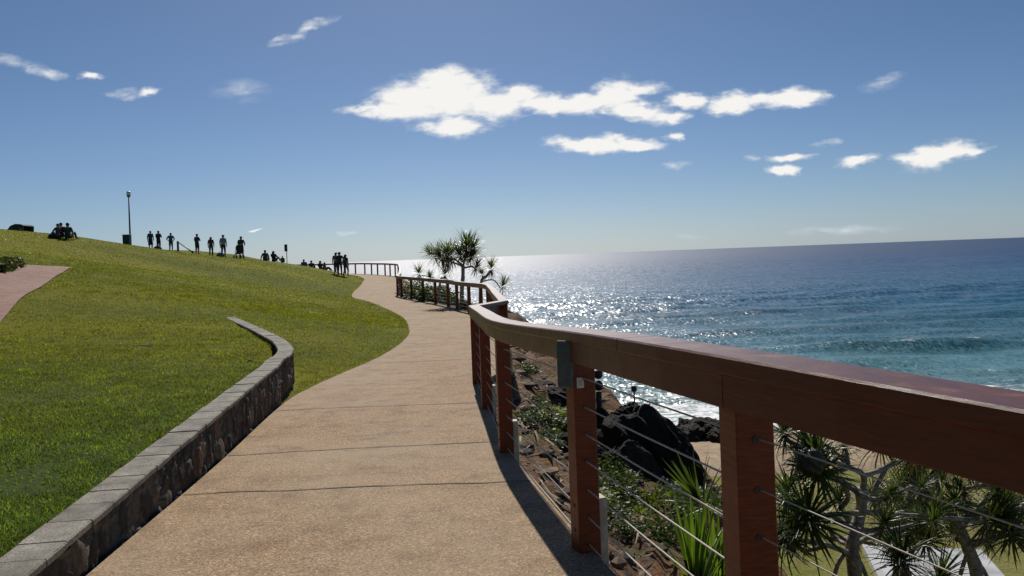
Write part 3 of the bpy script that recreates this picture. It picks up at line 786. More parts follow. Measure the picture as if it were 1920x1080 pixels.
sh = [(1316, 806, 30.5, (1.0, .7, .62), 'pointed dark rock standing at the water edge beside the second nearest post'), (1287, 812, 30.5, (.62, .6, .52), 'angular dark rock left of the pointed rock at the water edge'),
      (1262, 822, 30, (.7, .6, .34), 'low dark rock in the row at the water edge nearest the boulders')]
for k, (px, py, d_, s_, lb) in enumerate(sh): boulder(px, py, d_, s_, (4, 5, 6)[k], lb, 'rocks along the water edge', rz=k * 1.7 + .4)
for k, (px, py, d_, s_) in enumerate([(1275, 838, 28.4, .55), (1302, 842, 28, .5), (1330, 838, 28.6, .6), (1352, 832, 29, .6), (1252, 845, 27.6, .45), (1318, 828, 29.6, .65), (1290, 826, 29.8, .6), (1345, 846, 27.6, .42)]):
    o = boulder(px, py, d_, (s_ * 1.3, s_, s_ * .7), 4 + k % 3, 'mid sized dark rock in the band of rocks between sand and surf', 'mid sized rocks between sand and surf', rz=k * 1.1, rx=.2 * (k % 3 - 1))
    o.location.z = float(np.interp(d_, [22.2, 23.5, 28.5, 33, 40], [LL - .3, LL - .12, LL - .35, SEA - .25, SEA - 1.5])) + s_ * .25
rr = random.Random(5)
for k in range(26):
    px = 1250 + rr.random() * 100; py = 826 + rr.random() * 16; s_ = rr.uniform(.16, .34)
    d_ = 28 + rr.random() * 2.5; o = boulder(px, py, d_, (s_ * 1.3, s_, s_ * .8), 4 + k % 3, 'small dark cobble in the rock pile between sand and water', 'cobbles between sand and water', rz=rr.random() * 6); o.location.z = float(np.interp(d_, [22.2, 23.5, 28.5, 33, 40], [LL - .3, LL - .12, LL - .35, SEA - .25, SEA - 1.5])) + s_ * .35
for k in range(16):
    x = 9 + k * 2.4 + rr.uniform(-.8, .8); y = 29.5 + rr.uniform(-1, 1.6); s_ = rr.uniform(.35, .8)
    o = link('boulder', RK[4 + k % 3]); o.location = (x, y, -6.95); o.scale = (s_ * 1.3, s_, s_ * .8); o.rotation_euler = (0, 0, rr.random() * 6)
    tag(o, 'dark shore rock behind the pandanus trees', 'boulder', 'shore rocks behind the pandanus trees')

# rubble scattered over the slope (countless)
rv = []; rf = []
ico = rock_mesh('pebble', 21, 1, .7, 4); iv = np.array([v.co[:] for v in ico.vertices]); itf = np.array([p.vertices[:] for p in ico.polygons])
g = np.random.default_rng(17); cnt = 0
while cnt < 900:
    y = g.uniform(3.5, 24) if cnt > 200 else g.uniform(3.5, 9); s_ = g.random() ** 1.2 * 4.2 + .12; x = float(fx(y)) + s_
    if fbm(np.array([x * .9]), np.array([y * .9]), 15, 3)[0] < .34: continue
    z = hillz(x, y); r0 = .015 + .09 * g.random() ** 3.5 * (1.5 if y > 9 else 1); a = g.uniform(0, 6.28); ca, sa = math.cos(a), math.sin(a)
    q = iv * np.array([r0 * g.uniform(.8, 1.7), r0, r0 * g.uniform(.5, .9)]); q = np.stack([q[:, 0] * ca - q[:, 1] * sa + x, q[:, 0] * sa + q[:, 1] * ca + y, q[:, 2] + z + r0 * .15], 1)
    rf.append(itf + len(iv) * cnt); rv.append(q); cnt += 1
rmat = plain('rubble', (.13, .085, .055), .9, 0, .7, 3)
o = link('rubble', npmesh('rubble', np.concatenate(rv), np.concatenate(rf), rmat, smooth=False)); tag(o, 'loose stones scattered over the brown slope below the railing', 'rubble', kind='stuff')

# slim pole and stubby post by the boulders
m_dark = plain('dark_metal', (.02, .022, .024), .5, .3)
def pole(px0, py0, px1, py1, d, name, label, kind):
    a = at(px0, py0, d); b = at(px1, py1, d); b = Vector((a.x, a.y, b.z)); r = empty(name, a); tag(r, label, 'post')
    h = b.z - a.z; q = MB()
    if kind == 'box':
        q.tube([(0, 0, -.2), (0, 0, h * .34)], .035, 8); q.build('base_tube', m_dark, r, worldverts=False)
        q = MB(); q.tube([(0, 0, h * .34), (0, 0, h - .08)], .013, 8); q.build('rod', m_dark, r, worldverts=False)
        q = MB(); q.box((0, 0, h - .04), (.085, .07, .09), bev=.012); q.build('head_box', m_dark, r, worldverts=False)
    else:
        q.tube([(0, 0, -.3), (0, 0, h * .62)], .045, 8); q.build('shaft', m_dark, r, worldverts=False)
        q = MB(); q.ball((0, 0, h * .72), .075, sc=(1, 1, 1.1)); q.build('knob', m_dark, r, True, worldverts=False)
        q = MB(); q.ball((0, 0, h * .92), .075, sc=(1, 1, 1)); q.build('knob', m_dark, r, True, worldverts=False)
pole(1191, 792, 1187, 724, 13.0, 'marker_pole', 'slim pole with a small dark box on top standing on the black boulders', 'box')
pole(1125, 800, 1122, 693, 12.2, 'bollard', 'short dark post with two round knobs rising behind the plated railing post', 'knob')

# ------------------------------------------------------------------ plants
def rosette_mesh(name, seed, n=70, Ln=.80, wd=.0195, seg=6, up=(-.35, 1.25), droop=1.0, dry=11, mats=None):
    rr = random.Random(seed); v = []; f = []; mi = []
    for k in range(n + dry):
        isdry = k >= n
        t = (k + .5) / n if not isdry else 0
        az = k * 2.399 + rr.uniform(-.25, .25)
        el = up[0] + (up[1] - up[0]) * (t ** .8) + rr.uniform(-.12, .12) if not isdry else rr.uniform(-1.3, -.7)
        L_ = Ln * rr.uniform(.75, 1.1) * (.82 if t > .85 else 1) * (.8 if isdry else 1)
        h = Vector((math.cos(az), math.sin(az), 0)); side = Vector((-h.y, h.x, 0))
        p = Vector((0, 0, -.10 + .24 * t)) + h * .03; e_ = el; b = len(v); bend = droop * rr.uniform(.5, 1.3) / seg
        kink = rr.random() < .4
        for s in range(seg + 1):
            u_ = s / seg; dirv = h * math.cos(e_) + Vector((0, 0, math.sin(e_)))
            nrm = side.cross(dirv) * -1
            w = wd * (1.0 - u_ ** 2.2) * (1 if u_ > .02 else .8) + .001
            v += [tuple(p + side * w + Vector(nrm) * w * -.35), tuple(p), tuple(p - side * w + Vector(nrm) * w * -.35)]
            p = p + dirv * (L_ / seg); e_ -= bend * (.35 + 1.5 * u_) * max(.25, math.cos(e_)) * (1.9 if kink and s == 3 else 1)
        for s in range(seg):
            a = b + s * 3
            f += [(a, a + 1, a + 4, a + 3), (a + 1, a + 2, a + 5, a + 4)]; mi += [1 if isdry else 0] * 2
    return npmesh(name, v, f, mats or [M['pandan'], M['pandan_dry']], mi, smooth=True)
ROS = [rosette_mesh('leaf_rosette', 10 + k) for k in range(5)]
ROSU = [rosette_mesh('leaf_rosette', 30 + k, n=46, up=(.1, 1.4), droop=.7) for k in range(3)]
def rosette(parent, c, scale, axis, k, rz, meshes=ROS):
    o = link('leaf_rosette', meshes[k % len(meshes)], parent)
    o.location = Vector(c) - Vector(parent.location); o.scale = (scale,) * 3
    q = Vector(axis).normalized().to_track_quat('Z', 'Y') @ Quaternion((0, 0, 1), rz)
    o.rotation_mode = 'QUATERNION'; o.rotation_quaternion = q; return o
def smooth_pts(pts, n=5):
    P = [np.array(p) for p in pts]; o = []
    for i in range(len(P) - 1):
        p0 = P[max(i - 1, 0)]; p1 = P[i]; p2 = P[i + 1]; p3 = P[min(i + 2, len(P) - 1)]
        for k in range(n):
            t = k / n; o.append(.5 * ((2 * p1) + (-p0 + p2) * t + (2 * p0 - 5 * p1 + 4 * p2 - p3) * t * t + (-p0 + 3 * p1 - 3 * p2 + p3) * t ** 3))
    o.append(P[-1]); return [Vector(x) for x in o]
def limb(mb_, pts, r0, r1):
    P = smooth_pts(pts); n = len(P)
    mb_.tube(P, [(r0 + (r1 - r0) * i / (n - 1)) * (1 + .06 * math.sin(i * 2.1)) for i in range(n)], 9)
def pandanus(label, base, trunk, branches, ros, group, scale=1.0, props=(), fruit=(), meshes=ROS, rad=(.105, .07)):
    r = empty('pandanus_tree', base); tag(r, label, 'tree', group)
    t = MB(); limb(t, [base] + trunk, rad[0], rad[1])
    for q in props: limb(t, q, rad[1] * .45, rad[1] * .4)
    t.build('trunk', M['bark'], r, smooth=True)
    if branches:
        for bpts in branches:
            b = MB(); (limb(b, bpts, rad[1] * .62, rad[1] * .42) if len(bpts) > 3 or len(branches) < 8 else limb(b, bpts, rad[1] * .55, rad[1] * .36)); b.build('branch', M['bark'], r, smooth=True)
    rr = random.Random(len(label))
    for k, (c, ax, s) in enumerate(ros): rosette(r, c, s * scale, ax, k + len(label), rr.random() * 6.28, meshes)
    for c, rd in fruit:
        b = MB(); c = Vector(c)
        b.ball((0, 0, 0), rd, seg=16, rings=12)
        rs = random.Random(3); b.v = [tuple(Vector(x) * (1 + rs.uniform(-.09, .12))) for x in b.v]
        o = b.build('fruit', M['fruit'], r, worldverts=False); o.location = c - Vector(r.location)
    return r
Gn = 'pandanus trees below the railing'
def A(l, d): return [at(px, py, d + dd) for px, py, dd in l]
# front multi-branched tree
def crown(seed, forks, n, box, dep, size):
    """heads spread through a crown volume, each on its own curved limb from the nearest fork"""
    g = random.Random(seed); heads = []; limbs = []; tries = 0
    while len(heads) < n and tries < 4000:
        tries += 1
        px = g.uniform(box[0], box[2]); py = g.uniform(box[1], box[3]); d = dep + g.uniform(-1.1, 1.6); c = at(px, py, d)
        if min([(c - h[0]).length for h in heads] + [9]) < .42: continue
        f = min(forks, key=lambda q: (q - c).length)
        if (f - c).length > 2.3: continue
        out_ = c - f; ax = (out_.x * .5 + g.uniform(-.3, .3), out_.y * .5 + g.uniform(-.4, .1), .75 + g.uniform(-.1, .4))
        heads.append((c, ax, size * g.uniform(.75, 1.15)))
        mid = f.lerp(c, .55) + Vector((g.uniform(-.12, .12), g.uniform(-.12, .12), -.16 * out_.length))
        limbs.append([f, mid, c - Vector(ax).normalized() * .1])
    return heads, limbs
D = 10.6
base = at(1606, 1080, D); base = Vector((base.x, base.y, LL))
TB1 = [A([(1618, 915, .1), (1618, 890, .1), (1590, 876, 0), (1545, 862, -.3)], D), A([(1618, 892, .1), (1660, 878, .2), (1705, 852, .3)], D),
          A([(1612, 955, .1), (1606, 920, -.1), (1580, 905, -.3), (1545, 893, -.5)], D), A([(1598, 1040, 0), (1550, 1022, -.3), (1470, 1006, -.6)], D),
          A([(1605, 1020, 0), (1640, 1003, .3), (1735, 978, .5)], D), A([(1608, 962, 0), (1560, 965, -.4), (1520, 968, -.7)], D), A([(1615, 958, .1), (1690, 966, .3), (1790, 972, .4), (1850, 978, .6)], D)]
fk = [q[-1] for q in TB1] + [q[len(q) // 2] for q in TB1]
h1, l1 = crown(5, fk, 22, (1468, 800, 1760, 1000), D + .3, .47)
hs_ = [(at(1515, 975, D - .7), (-.3, -.6, .7), .85), (at(1535, 885, D - .5), (-.4, -.5, .6), .7), (at(1465, 1005, D - .6), (-.8, -.2, .5), .8), (at(1745, 970, D + .5), (.5, -.3, .8), .7), (at(1855, 975, D + .6), (.7, 0, .7), .75), (at(1715, 845, D + .3), (.5, .2, .8), .75), (at(1530, 850, D - .3), (-.5, -.2, .8), .75), (at(1500, 800, D + .2), (-.3, .3, .9), .85)]
pandanus('pandanus tree with pale forking branches and a round fruit, nearest to the second post', base,
         A([(1603, 1085, 0), (1598, 1020, 0), (1612, 965, .1), (1618, 915, .1)], D), TB1 + l1, hs_ + h1,
         Gn, 1.0, [A([(1590, 1030, 0), (1570, 1060, 0), (1556, 1120, .1)], D), A([(1598, 1030, 0), (1620, 1070, 0), (1640, 1130, .1)], D)], [(at(1521, 866, D - .7), .17)])
D = 11.8
base = at(1835, 1080, D); base = Vector((base.x, base.y, LL))
TB2 = [A([(1816, 1030, 0), (1850, 1012, -.2), (1895, 1000, -.4)], D), A([(1800, 990, 0), (1840, 950, .3), (1870, 900, .4)], D), A([(1775, 955, 0), (1755, 900, .4), (1760, 860, .5)], D), A([(1790, 975, 0), (1830, 965, -.3), (1880, 955, -.5)], D), A([(1765, 945, .1), (1720, 925, .1), (1690, 915, .3)], D)]
fk = [q[-1] for q in TB2] + [q[len(q) // 2] for q in TB2]
h2, l2 = crown(8, fk, 36, (1670, 830, 1960, 1020), D + .2, .48)
pandanus('pandanus tree with a dark crooked trunk at the right edge of the photo', base,
         A([(1832, 1085, 0), (1816, 1030, 0), (1790, 975, 0), (1760, 935, .1)], D), TB2 + l2,
         [(q[-1], (.2 * (k - 2), -.2, .9), .75) for k, q in enumerate(TB2)] + h2,
         Gn, 1.0, [A([(1822, 1040, 0), (1850, 1080, 0), (1865, 1140, 0)], D), A([(1815, 1035, 0), (1800, 1080, 0), (1790, 1140, 0)], D)])
D = 13.2
base = at(1680, 1080, D); base = Vector((base.x, base.y, LL))
pandanus('tall pandanus tree whose leaf tips show above the handrail', base,
         A([(1690, 1000, 0), (1720, 900, 0), (1740, 830, 0)], D), [A([(1740, 840, 0), (1790, 800, .2), (1820, 790, .2)], D), A([(1725, 880, 0), (1680, 830, .2), (1650, 830, .2)], D)],
         [(at(1745, 790, D), (0, 0, 1), 1.0), (at(1830, 800, D), (.2, 0, 1), 1.0), (at(1650, 825, D + .2), (-.3, 0, 1), .9), (at(1900, 850, D), (.3, 0, 1), 1.)], Gn)
D = 9.6
base = at(1700, 1130, D); base = Vector((base.x, base.y, LL + .4))
pandanus('young pandanus with one spiky head in front of the pale concrete pad', base,
         A([(1705, 1110, 0), (1690, 1062, 0)], D), None, [(at(1690, 1050, D), (-.1, -.2, 1), .62), (at(1760, 1085, D), (.3, -.2, .8), .6)], Gn, rad=(.06, .05))
D = 7.6
base = at(1440, 1050, D); base = Vector((base.x, base.y, hillz(base.x, base.y) - .1))
pandanus('pandanus with a bright leaf head leaning left of the nearest post', base,
         A([(1430, 1010, 0), (1390, 985, 0), (1345, 965, 0), (1322, 952, 0)], D), None,
         [(at(1316, 945, D), (-.55, -.25, .75), .66)], Gn, rad=(.07, .05), meshes=ROSU)
# far group by the middle railing
Gf = 'pandanus trees beyond the middle bend of the railing'
D = 33.
def gz(px, d): 
    x = at(px, 500, d).x; return hillz(x, d)
def fbase(px, d):
    x = at(px, 500, d).x; return Vector((x, d, hillz(x, d) - .15))
pandanus('tallest pandanus tree beyond the bend with its leaf heads against the sky', fbase(863, D),
         A([(866, 545, 0), (868, 520, 0), (868, 498, 0)], D),
         [A([(868, 505, 0), (872, 480, .1), (876, 462, .1)], D), A([(868, 500, 0), (850, 492, -.2), (830, 488, -.3)], D), A([(868, 498, 0), (855, 488, .3), (846, 484, .3)], D), A([(868, 503, 0), (885, 500, -.2), (893, 506, -.3)], D)],
         [(at(876, 463, D + .1), (.05, 0, 1), 1.0), (at(885, 466, D + .3), (.3, 0, .9), .8), (at(862, 478, D - .2), (-.2, 0, 1), .75), (at(826, 482, D - .3), (-.4, 0, .9), .85), (at(846, 478, D + .3), (0, 0, 1), .85), (at(893, 502, D - .3), (.3, -.2, .8), .6), (at(838, 492, D + .6), (-.2, 0, 1), .7), (at(812, 478, D + .2), (-.6, 0, .7), .75), (at(870, 472, D + .4), (0, -.3, 1), .8), (at(838, 476, D - .1), (-.2, .2, 1), .8), (at(885, 480, D + .2), (.3, -.2, .8), .7)], Gf, 1.18, rad=(.10, .07))
pandanus('low pandanus tree right of the tallest one with heads over the glittering sea', fbase(897, D + 1),
         A([(902, 530, 0), (912, 518, 0), (920, 508, 0)], D), [A([(903, 528, 0), (925, 525, 0), (938, 540, 0)], D)],
         [(at(921, 503, D), (.1, 0, 1), .8), (at(943, 536, D - 1), (.3, 0, 1), .75), (at(904, 514, D), (-.2, 0, 1), .55)], Gf, rad=(.07, .05))
pandanus('small pandanus with two heads left of the tallest pandanus', fbase(822, D + 3),
         A([(825, 530, 0), (830, 520, 0)], D + 3), [A([(826, 528, 0), (810, 520, 0), (790, 516, 0)], D + 3)],
         [(at(834, 514, D + 3), (.1, 0, 1), .72), (at(786, 512, D + 5), (-.1, 0, 1), .8), (at(806, 520, D + 3), (0, 0, 1), .6)], Gf, rad=(.06, .045))

# leafy shrubs: many small leaf quads through the volume
def shrub_mesh(name, seed, n, leaf, mats, zc=.0, flowers=0, fm=()):
    g = np.random.default_rng(seed)
    c = g.normal(0, 1, (n, 3)); c /= np.linalg.norm(c, axis=1)[:, None]; c *= (g.random(n) ** .45)[:, None]
    lump = fbm(c[:, 0] * 2 + 5, c[:, 1] * 2 + c[:, 2], seed, 3); c *= (.6 + .8 * lump)[:, None]
    c[:, 2] = np.abs(c[:, 2] + zc)
    d1 = g.normal(0, 1, (n, 3)); d1[:, 2] = np.abs(d1[:, 2]) * .8; d1 /= np.linalg.norm(d1, axis=1)[:, None]
    d2 = np.cross(d1, g.normal(0, 1, (n, 3))); d2 /= np.linalg.norm(d2, axis=1)[:, None]
    s = leaf * (.6 + .8 * g.random(n))[:, None]
    v = np.stack([c - d2 * s * .1, c + d1 * s * .5 - d2 * s * .35, c + d1 * s * 1.1, c + d1 * s * .5 + d2 * s * .35], 1).reshape(-1, 3)
    mi = np.zeros(n, dtype=int)
    if flowers: mi[g.choice(n, flowers, replace=False)] = 1 + g.integers(0, len(fm), flowers)
    return npmesh(name, v, np.arange(4 * n).reshape(-1, 4), list(mats) + list(fm), mi, smooth=False)
SH = [shrub_mesh('shrub', 50 + k, 900, .13, [M['shrub']]) for k in range(3)]
WD = [shrub_mesh('weed', 60 + k, 500, .16, [M['yellowplant']]) for k in range(2)]
FB = [shrub_mesh('bedding_plant', 70 + k, 420, .22, [M['shrub']], flowers=60, fm=[M['flower_y'], M['flower_w']]) for k in range(2)]
def shrub(name, me, loc, size, label, cat, group=None, rz=0.):
    o = link(name, me); o.location = loc; o.scale = size; o.rotation_euler = (0, 0, rz); tag(o, label, cat, group); return o
rr = random.Random(9)
for k, (px, d_, s) in enumerate([(760, 44, .55), (772, 41.5, .6), (786, 39.5, .7), (800, 38.2, .6), (815, 37, .75), (828, 37.5, .6), (842, 34.5, .45), (866, 31.5, .35), (778, 46, .8), (800, 43, .8), (822, 40, .8)]):
    x = at(px, 540, d_).x; x = max(x, float(fx(d_)) + .45)
    shrub('shrub', SH[k % 3], (x, d_, hillz(x, d_) - .05), (s * 1.3, s * 1.1, s), 'low green shrub on the bank just behind the middle railing', 'shrub', 'shrubs behind the middle railing', rr.random() * 6)
for k, (px, d_, s, lb) in enumerate([(1010, 9.6, .30, 'leafy green weed clump on brown ground left of the plated post'), (1045, 10.6, .26, 'yellowish weed clump close behind the plated post'), (985, 13.5, .24, 'small green tuft on the brown ledge beside the third post')]):
    x = at(px, 700, d_).x; shrub('weed', (SH if k != 1 else WD)[k % 2], (x, d_, hillz(x, d_) - .02), (s * 1.2, s * 1.2, s * .8), lb, 'weed', None, k)
for k, (px, py, d_, s, lb) in enumerate([(1225, 1010, 7.6, .20, 'yellow green weed in the rubble between the two nearest posts'), (1205, 1050, 7.0, .16, 'small weed low beside the bottom cable'), (1140, 990, 6.6, .16, 'dark weed at the foot of the plated post')]):
    p = at(px, py, d_); z = max(hillz(p.x, p.y) - .03, -9)
    shrub('weed', WD[k % 2], (p.x, p.y, z), (s, s, s * 1.2), lb, 'weed', None, k)
rr = random.Random(31)
for k in range(26):
    d_ = rr.uniform(5.2, 9.5) if k < 15 else rr.uniform(9.5, 20); x = float(fx(d_)) + (rr.uniform(.35, 2.2) if k < 15 else rr.uniform(.25, 1.3)); s = rr.uniform(.08, .2)
    shrub('weed', (WD if k % 3 == 0 else SH)[k % 2], (x, d_, hillz(x, d_) - .02), (s * rr.uniform(1, 1.6), s * 1.2, s * rr.uniform(.5, .9)), 'small weed clump growing among the stones of the bank', 'weed', 'weeds scattered over the bank', rr.random() * 6)
for k, (px, py, d_, s) in enumerate([(1150, 985, 7.6, .22), (1180, 1010, 7.2, .2), (1140, 930, 8.6, .25), (1270, 985, 8.4, .26), (1290, 1010, 8.8, .3), (1335, 1000, 9.4, .34), (1165, 1040, 6.4, .16), (1240, 1060, 6.6, .2), (1060, 800, 10.4, .2), (1020, 850, 8.6, .18)]):
    p = at(px, py, d_)
    shrub('shrub', SH[k % 3], (p.x, d_, hillz(p.x, d_) - .03), (s * 1.3, s * 1.2, s), 'dark tangled scrub in the gaps between the black boulders and the railing', 'shrub', 'scrub around the black boulders', k * 1.3)
lv = []; lf = []; g = np.random.default_rng(23)
for k in range(420):
    y = g.uniform(3.6, 13); x = float(fx(y)) + .15 + g.random() ** 1.3 * 3.4; a = g.uniform(0, 6.28); Lg = g.uniform(.12, .42); w_ = g.uniform(.006, .016); z = hillz(x, y) + .02
    c_, s2_ = math.cos(a), math.sin(a); b = len(lv)
    for t_, wz in ((-.5, .4), (0, 1.), (.5, .1)):
        zz_ = hillz(x + c_ * Lg * t_, y + s2_ * Lg * t_) + .02 + .02 * g.random()
        lv += [(x + c_ * Lg * t_ - s2_ * w_ * wz, y + s2_ * Lg * t_ + c_ * w_ * wz, zz_), (x + c_ * Lg * t_ + s2_ * w_ * wz, y + s2_ * Lg * t_ - c_ * w_ * wz, zz_ + .006)]
    lf += [(b, b + 1, b + 3, b + 2), (b + 2, b + 3, b + 5, b + 4)]
o = link('leaf_litter', npmesh('leaf_litter', lv, lf, plain('dead_leaf', (.24, .18, .11), .8, 0, .5, 5))); tag(o, 'dry fallen leaves strewn over the bank below the railing', 'leaf litter', kind='stuff')
# strap-leaf clump under the cables
STR = [rosette_mesh('strap_leaf_plant', 80 + k, n=34, Ln=.75, wd=.022, up=(.75, 1.5), droop=.55, dry=4, mats=[M['strap'], M['pandan_dry']]) for k in range(2)]
for k, (px, py, d_, s, lb) in enumerate([(1305, 1075, 5.6, .85, 'tall clump of upright green strap leaves beside the nearest post'), (1345, 1090, 6.2, .95, 'strap leaf clump just left of the nearest post, behind the taller clump'), (1262, 1110, 6.4, .6, 'short strap leaf clump low under the cables')]):
    p = at(px, py, d_); z = hillz(p.x, p.y) - .05
    o = link('strap_leaf_plant', STR[k % 2]); o.location = (p.x, p.y, max(z, p.z - .35) if False else p.z - .12); o.scale = (s,) * 3; o.rotation_euler = (0, 0, k * 2.); tag(o, lb, 'plant')
for k, (px, py, d_, Lt, rz, lb) in enumerate([(270, 652, 12.4, .30, .25, 'small pale twig lying on the lawn left of the stone wall'), (468, 685, 10.4, .13, 1.2, 'short dark twig on the lawn close behind the corner of the stone wall')]):
    x = at(px, py, d_).x; z = float(lawnz(np.array([x]), np.array([d_]))[0]); q = MB()
    q.tube([(-Lt / 2, 0, .02), (-Lt * .1, .02, .035), (Lt * .25, -.01, .03), (Lt / 2, .015, .045)], [.006, .011, .010, .004], 6)
    q.tube([(Lt * .1, 0, .033), (Lt * .3, .07, .05)], [.007, .003], 5)
    o = q.build('twig', plain('twig_bark_%d' % k, ((.48, .43, .34), (.10, .08, .06))[k], .8)); o.location = (x, d_, z); o.rotation_euler = (0, 0, rz); tag(o, lb, 'twig')
# flower bed at far left
for k, (px, d_, s) in enumerate([(4, 25.5, .42), (14, 26.2, .40), (23, 26.8, .36), (31, 27.4, .28), (-8, 25, .45), (-20, 24.6, .5)]):
    x = at(px, 510, d_).x; z = float(lawnz(np.array([x]), np.array([d_]))[0])
    shrub('bedding_plant', FB[k % 2], (x, d_, z - .02), (s * 1.2, s, s), 'flowering bedding plant beside the reddish side path', 'plant', 'bedding plants at the side path', k)
RS2 = RK[5]
for k, (px, py, d_) in enumerate([(3, 521, 24.8), (12, 518, 25.3), (22, 514, 26.), (32, 509, 26.6)]):
    x = at(px, py, d_).x; o = link('edging_stone', RS2); z = float(lawnz(np.array([x]), np.array([d_]))[0]); o.location = (x, d_, z + .03); o.scale = (.18, .16, .13); o.rotation_euler = (0, 0, k * 1.3)
    tag(o, 'dark edging stone below the flowering bedding plants', 'stone', 'edging stones of the flower bed')

# ------------------------------------------------------------------ people
SK = [plain('skin', (.30, .17, .11), .5, 0, .1)]
def cloth(c): 
    key = 'cloth_%.2f_%.2f_%.2f' % c
    if key not in M: M[key] = plain('cloth', c, .85, 0, .2, 12)
    return M[key]
M['hair'] = plain('dark_hair', (.018, .014, .011), .6); M['shoe'] = plain('shoe', (.03, .03, .032), .6)
M['straw'] = plain('hat_felt', (.05, .045, .04), .8)
def skinmesh(verts, edges, radii, root):
    me = bpy.data.meshes.new('tmp'); me.from_pydata(verts, edges, [])
    o = bpy.data.objects.new('tmp', me); COL.objects.link(o)
    md = o.modifiers.new('s', 'SKIN'); md.use_smooth_shade = True
    sv_ = me.skin_vertices[0].data
    for i, r in enumerate(radii): sv_[i].radius = r if hasattr(r, '__len__') else (r, r); sv_[i].use_root = (i == root)
    s2 = o.modifiers.new('ss', 'SUBSURF'); s2.levels = 1; s2.render_levels = 1
    dg = bpy.context.evaluated_depsgraph_get(); ev_ = o.evaluated_get(dg)
    out_ = bpy.data.meshes.new_from_object(ev_); bpy.data.objects.remove(o); bpy.data.meshes.remove(me)
    return out_
def person(label, loc, rz=0., h=1.72, pose='stand', shirt=(.03, .05, .045), pants=(.02, .022, .03), arms='down', hair='short', legs='shorts', group='people on the headland lawn', skirt=False):
    s = h / 1.75
    J = {}
    if pose == 'stand':
        J = dict(pel=(0, 0, .95), wa=(0, -.01, 1.10), ch=(0, -.01, 1.32), ne=(0, 0, 1.47), hd=(0, .02, 1.60), ht=(0, .02, 1.70))
        for k, x in (('L', -1), ('R', 1)):
            J['hp' + k] = (x * .09, 0, .90); J['kn' + k] = (x * .11, .02, .50); J['an' + k] = (x * .12, -.02, .09); J['to' + k] = (x * .14, .16, .04)
            J['sh' + k] = (x * .18, -.01, 1.42)
            J['el' + k] = (x * .235, -.03, 1.13); J['wr' + k] = (x * .245, .05, .89)
            if arms == 'hips': J['el' + k] = (x * .36, -.06, 1.17); J['wr' + k] = (x * .20, .06, 1.02)
            if arms == 'front': J['el' + k] = (x * .27, .05, 1.14); J['wr' + k] = (x * .10, .24, 1.20)
            if arms == 'push': J['el' + k] = (x * .25, .08, 1.16); J['wr' + k] = (x * .18, .34, 1.08)
            if arms == 'shade' and k == 'R': J['elR'] = (.34, .12, 1.48); J['wrR'] = (.14, .14, 1.66)
        if arms == 'step': J['knR'] = (.13, .14, .52); J['anR'] = (.15, .05, .12); J['toR'] = (.16, .22, .05); J['anL'] = (-.10, -.20, .12); J['toL'] = (-.10, -.03, .04)
    else:
        J = dict(pel=(0, 0, .12), wa=(0, -.04, .28), ch=(0, -.07, .50), ne=(0, -.05, .65), hd=(0, -.02, .78), ht=(0, -.02, .88))
        for k, x in (('L', -1), ('R', 1)):
            J['hp' + k] = (x * .10, .03, .12); J['kn' + k] = (x * .17, .40, .40); J['an' + k] = (x * .15, .66, .09); J['to' + k] = (x * .16, .82, .04)
            J['sh' + k] = (x * .18, -.07, .60); J['el' + k] = (x * .26, .10, .42); J['wr' + k] = (x * .16, .32, .42)
        if arms == 'prop': J['elR'] = (.28, -.16, .36); J['wrR'] = (.33, -.26, .08); J['elL'] = (-.28, -.16, .36); J['wrL'] = (-.33, -.26, .08)
        if arms == 'propR': J['elR'] = (.28, -.10, .36); J['wrR'] = (.34, -.16, .08)
    for k in ('L', 'R'):
        e_, w_ = Vector(J['el' + k]), Vector(J['wr' + k]); J['ha' + k] = tuple(w_ + (w_ - e_).normalized() * .075)
    names = list(J); ix = {n_: i for i, n_ in enumerate(names)}
    E = [('pel', 'wa'), ('wa', 'ch'), ('ch', 'ne'), ('ne', 'hd'), ('hd', 'ht')]
    for k in 'LR': E += [('pel', 'hp' + k), ('hp' + k, 'kn' + k), ('kn' + k, 'an' + k), ('an' + k, 'to' + k), ('ch', 'sh' + k), ('sh' + k, 'el' + k), ('el' + k, 'wr' + k), ('wr' + k, 'ha' + k)]
    RD = dict(pel=(.17, .125), wa=(.165, .125), ch=(.19, .13), ne=.06, hd=(.088, .10), ht=(.07, .08), hp=.115, kn=.078, an=.05, to=.042, sh=.085, el=.058, wr=.036, ha=(.045, .024))
    rad = []
    for n_ in names:
        k = n_[:-1] if n_[-1] in 'LR' else n_
        r_ = RD[k]; rad.append(tuple(q * s for q in r_) if hasattr(r_, '__len__') else r_ * s)
    V = [tuple(c * s for c in J[n_]) for n_ in names]
    me = skinmesh(V, [(ix[a], ix[b]) for a, b in E], rad, 0)
    # fingers and face bits joined into the same body mesh
    fb = MB()
    for k, x in (('L', -1), ('R', 1)):
        w_ = Vector(J['wr' + k]) * s; hv = (Vector(J['ha' + k]) * s - w_).normalized(); sd_ = hv.cross(Vector((x, .3, .2))).normalized()
        for q in range(4):
            b0 = w_ + hv * .085 * s + sd_ * (q - 1.5) * .019 * s; Lf = (.070, .080, .074, .058)[q] * s
            fb.tube([b0 - hv * .02, b0 + hv * Lf * .5, b0 + hv * Lf * .95 + Vector((-x * .015, .01, 0))], [.0095 * s, .0085 * s, .006 * s], 5)
        b0 = w_ + hv * .03 * s + sd_ * .03 * s; fb.tube([b0, b0 + (hv + sd_ * .8) * .035 * s, b0 + (hv * 1.5 + sd_ * .8) * .045 * s], [.011 * s, .010 * s, .007 * s], 5)
    hd = Vector(J['hd']) * s
    fb.ball(hd + Vector((0, .10 * s, -.005)), .017 * s, seg=6, rings=4, sc=(.8, 1.2, 1.2))
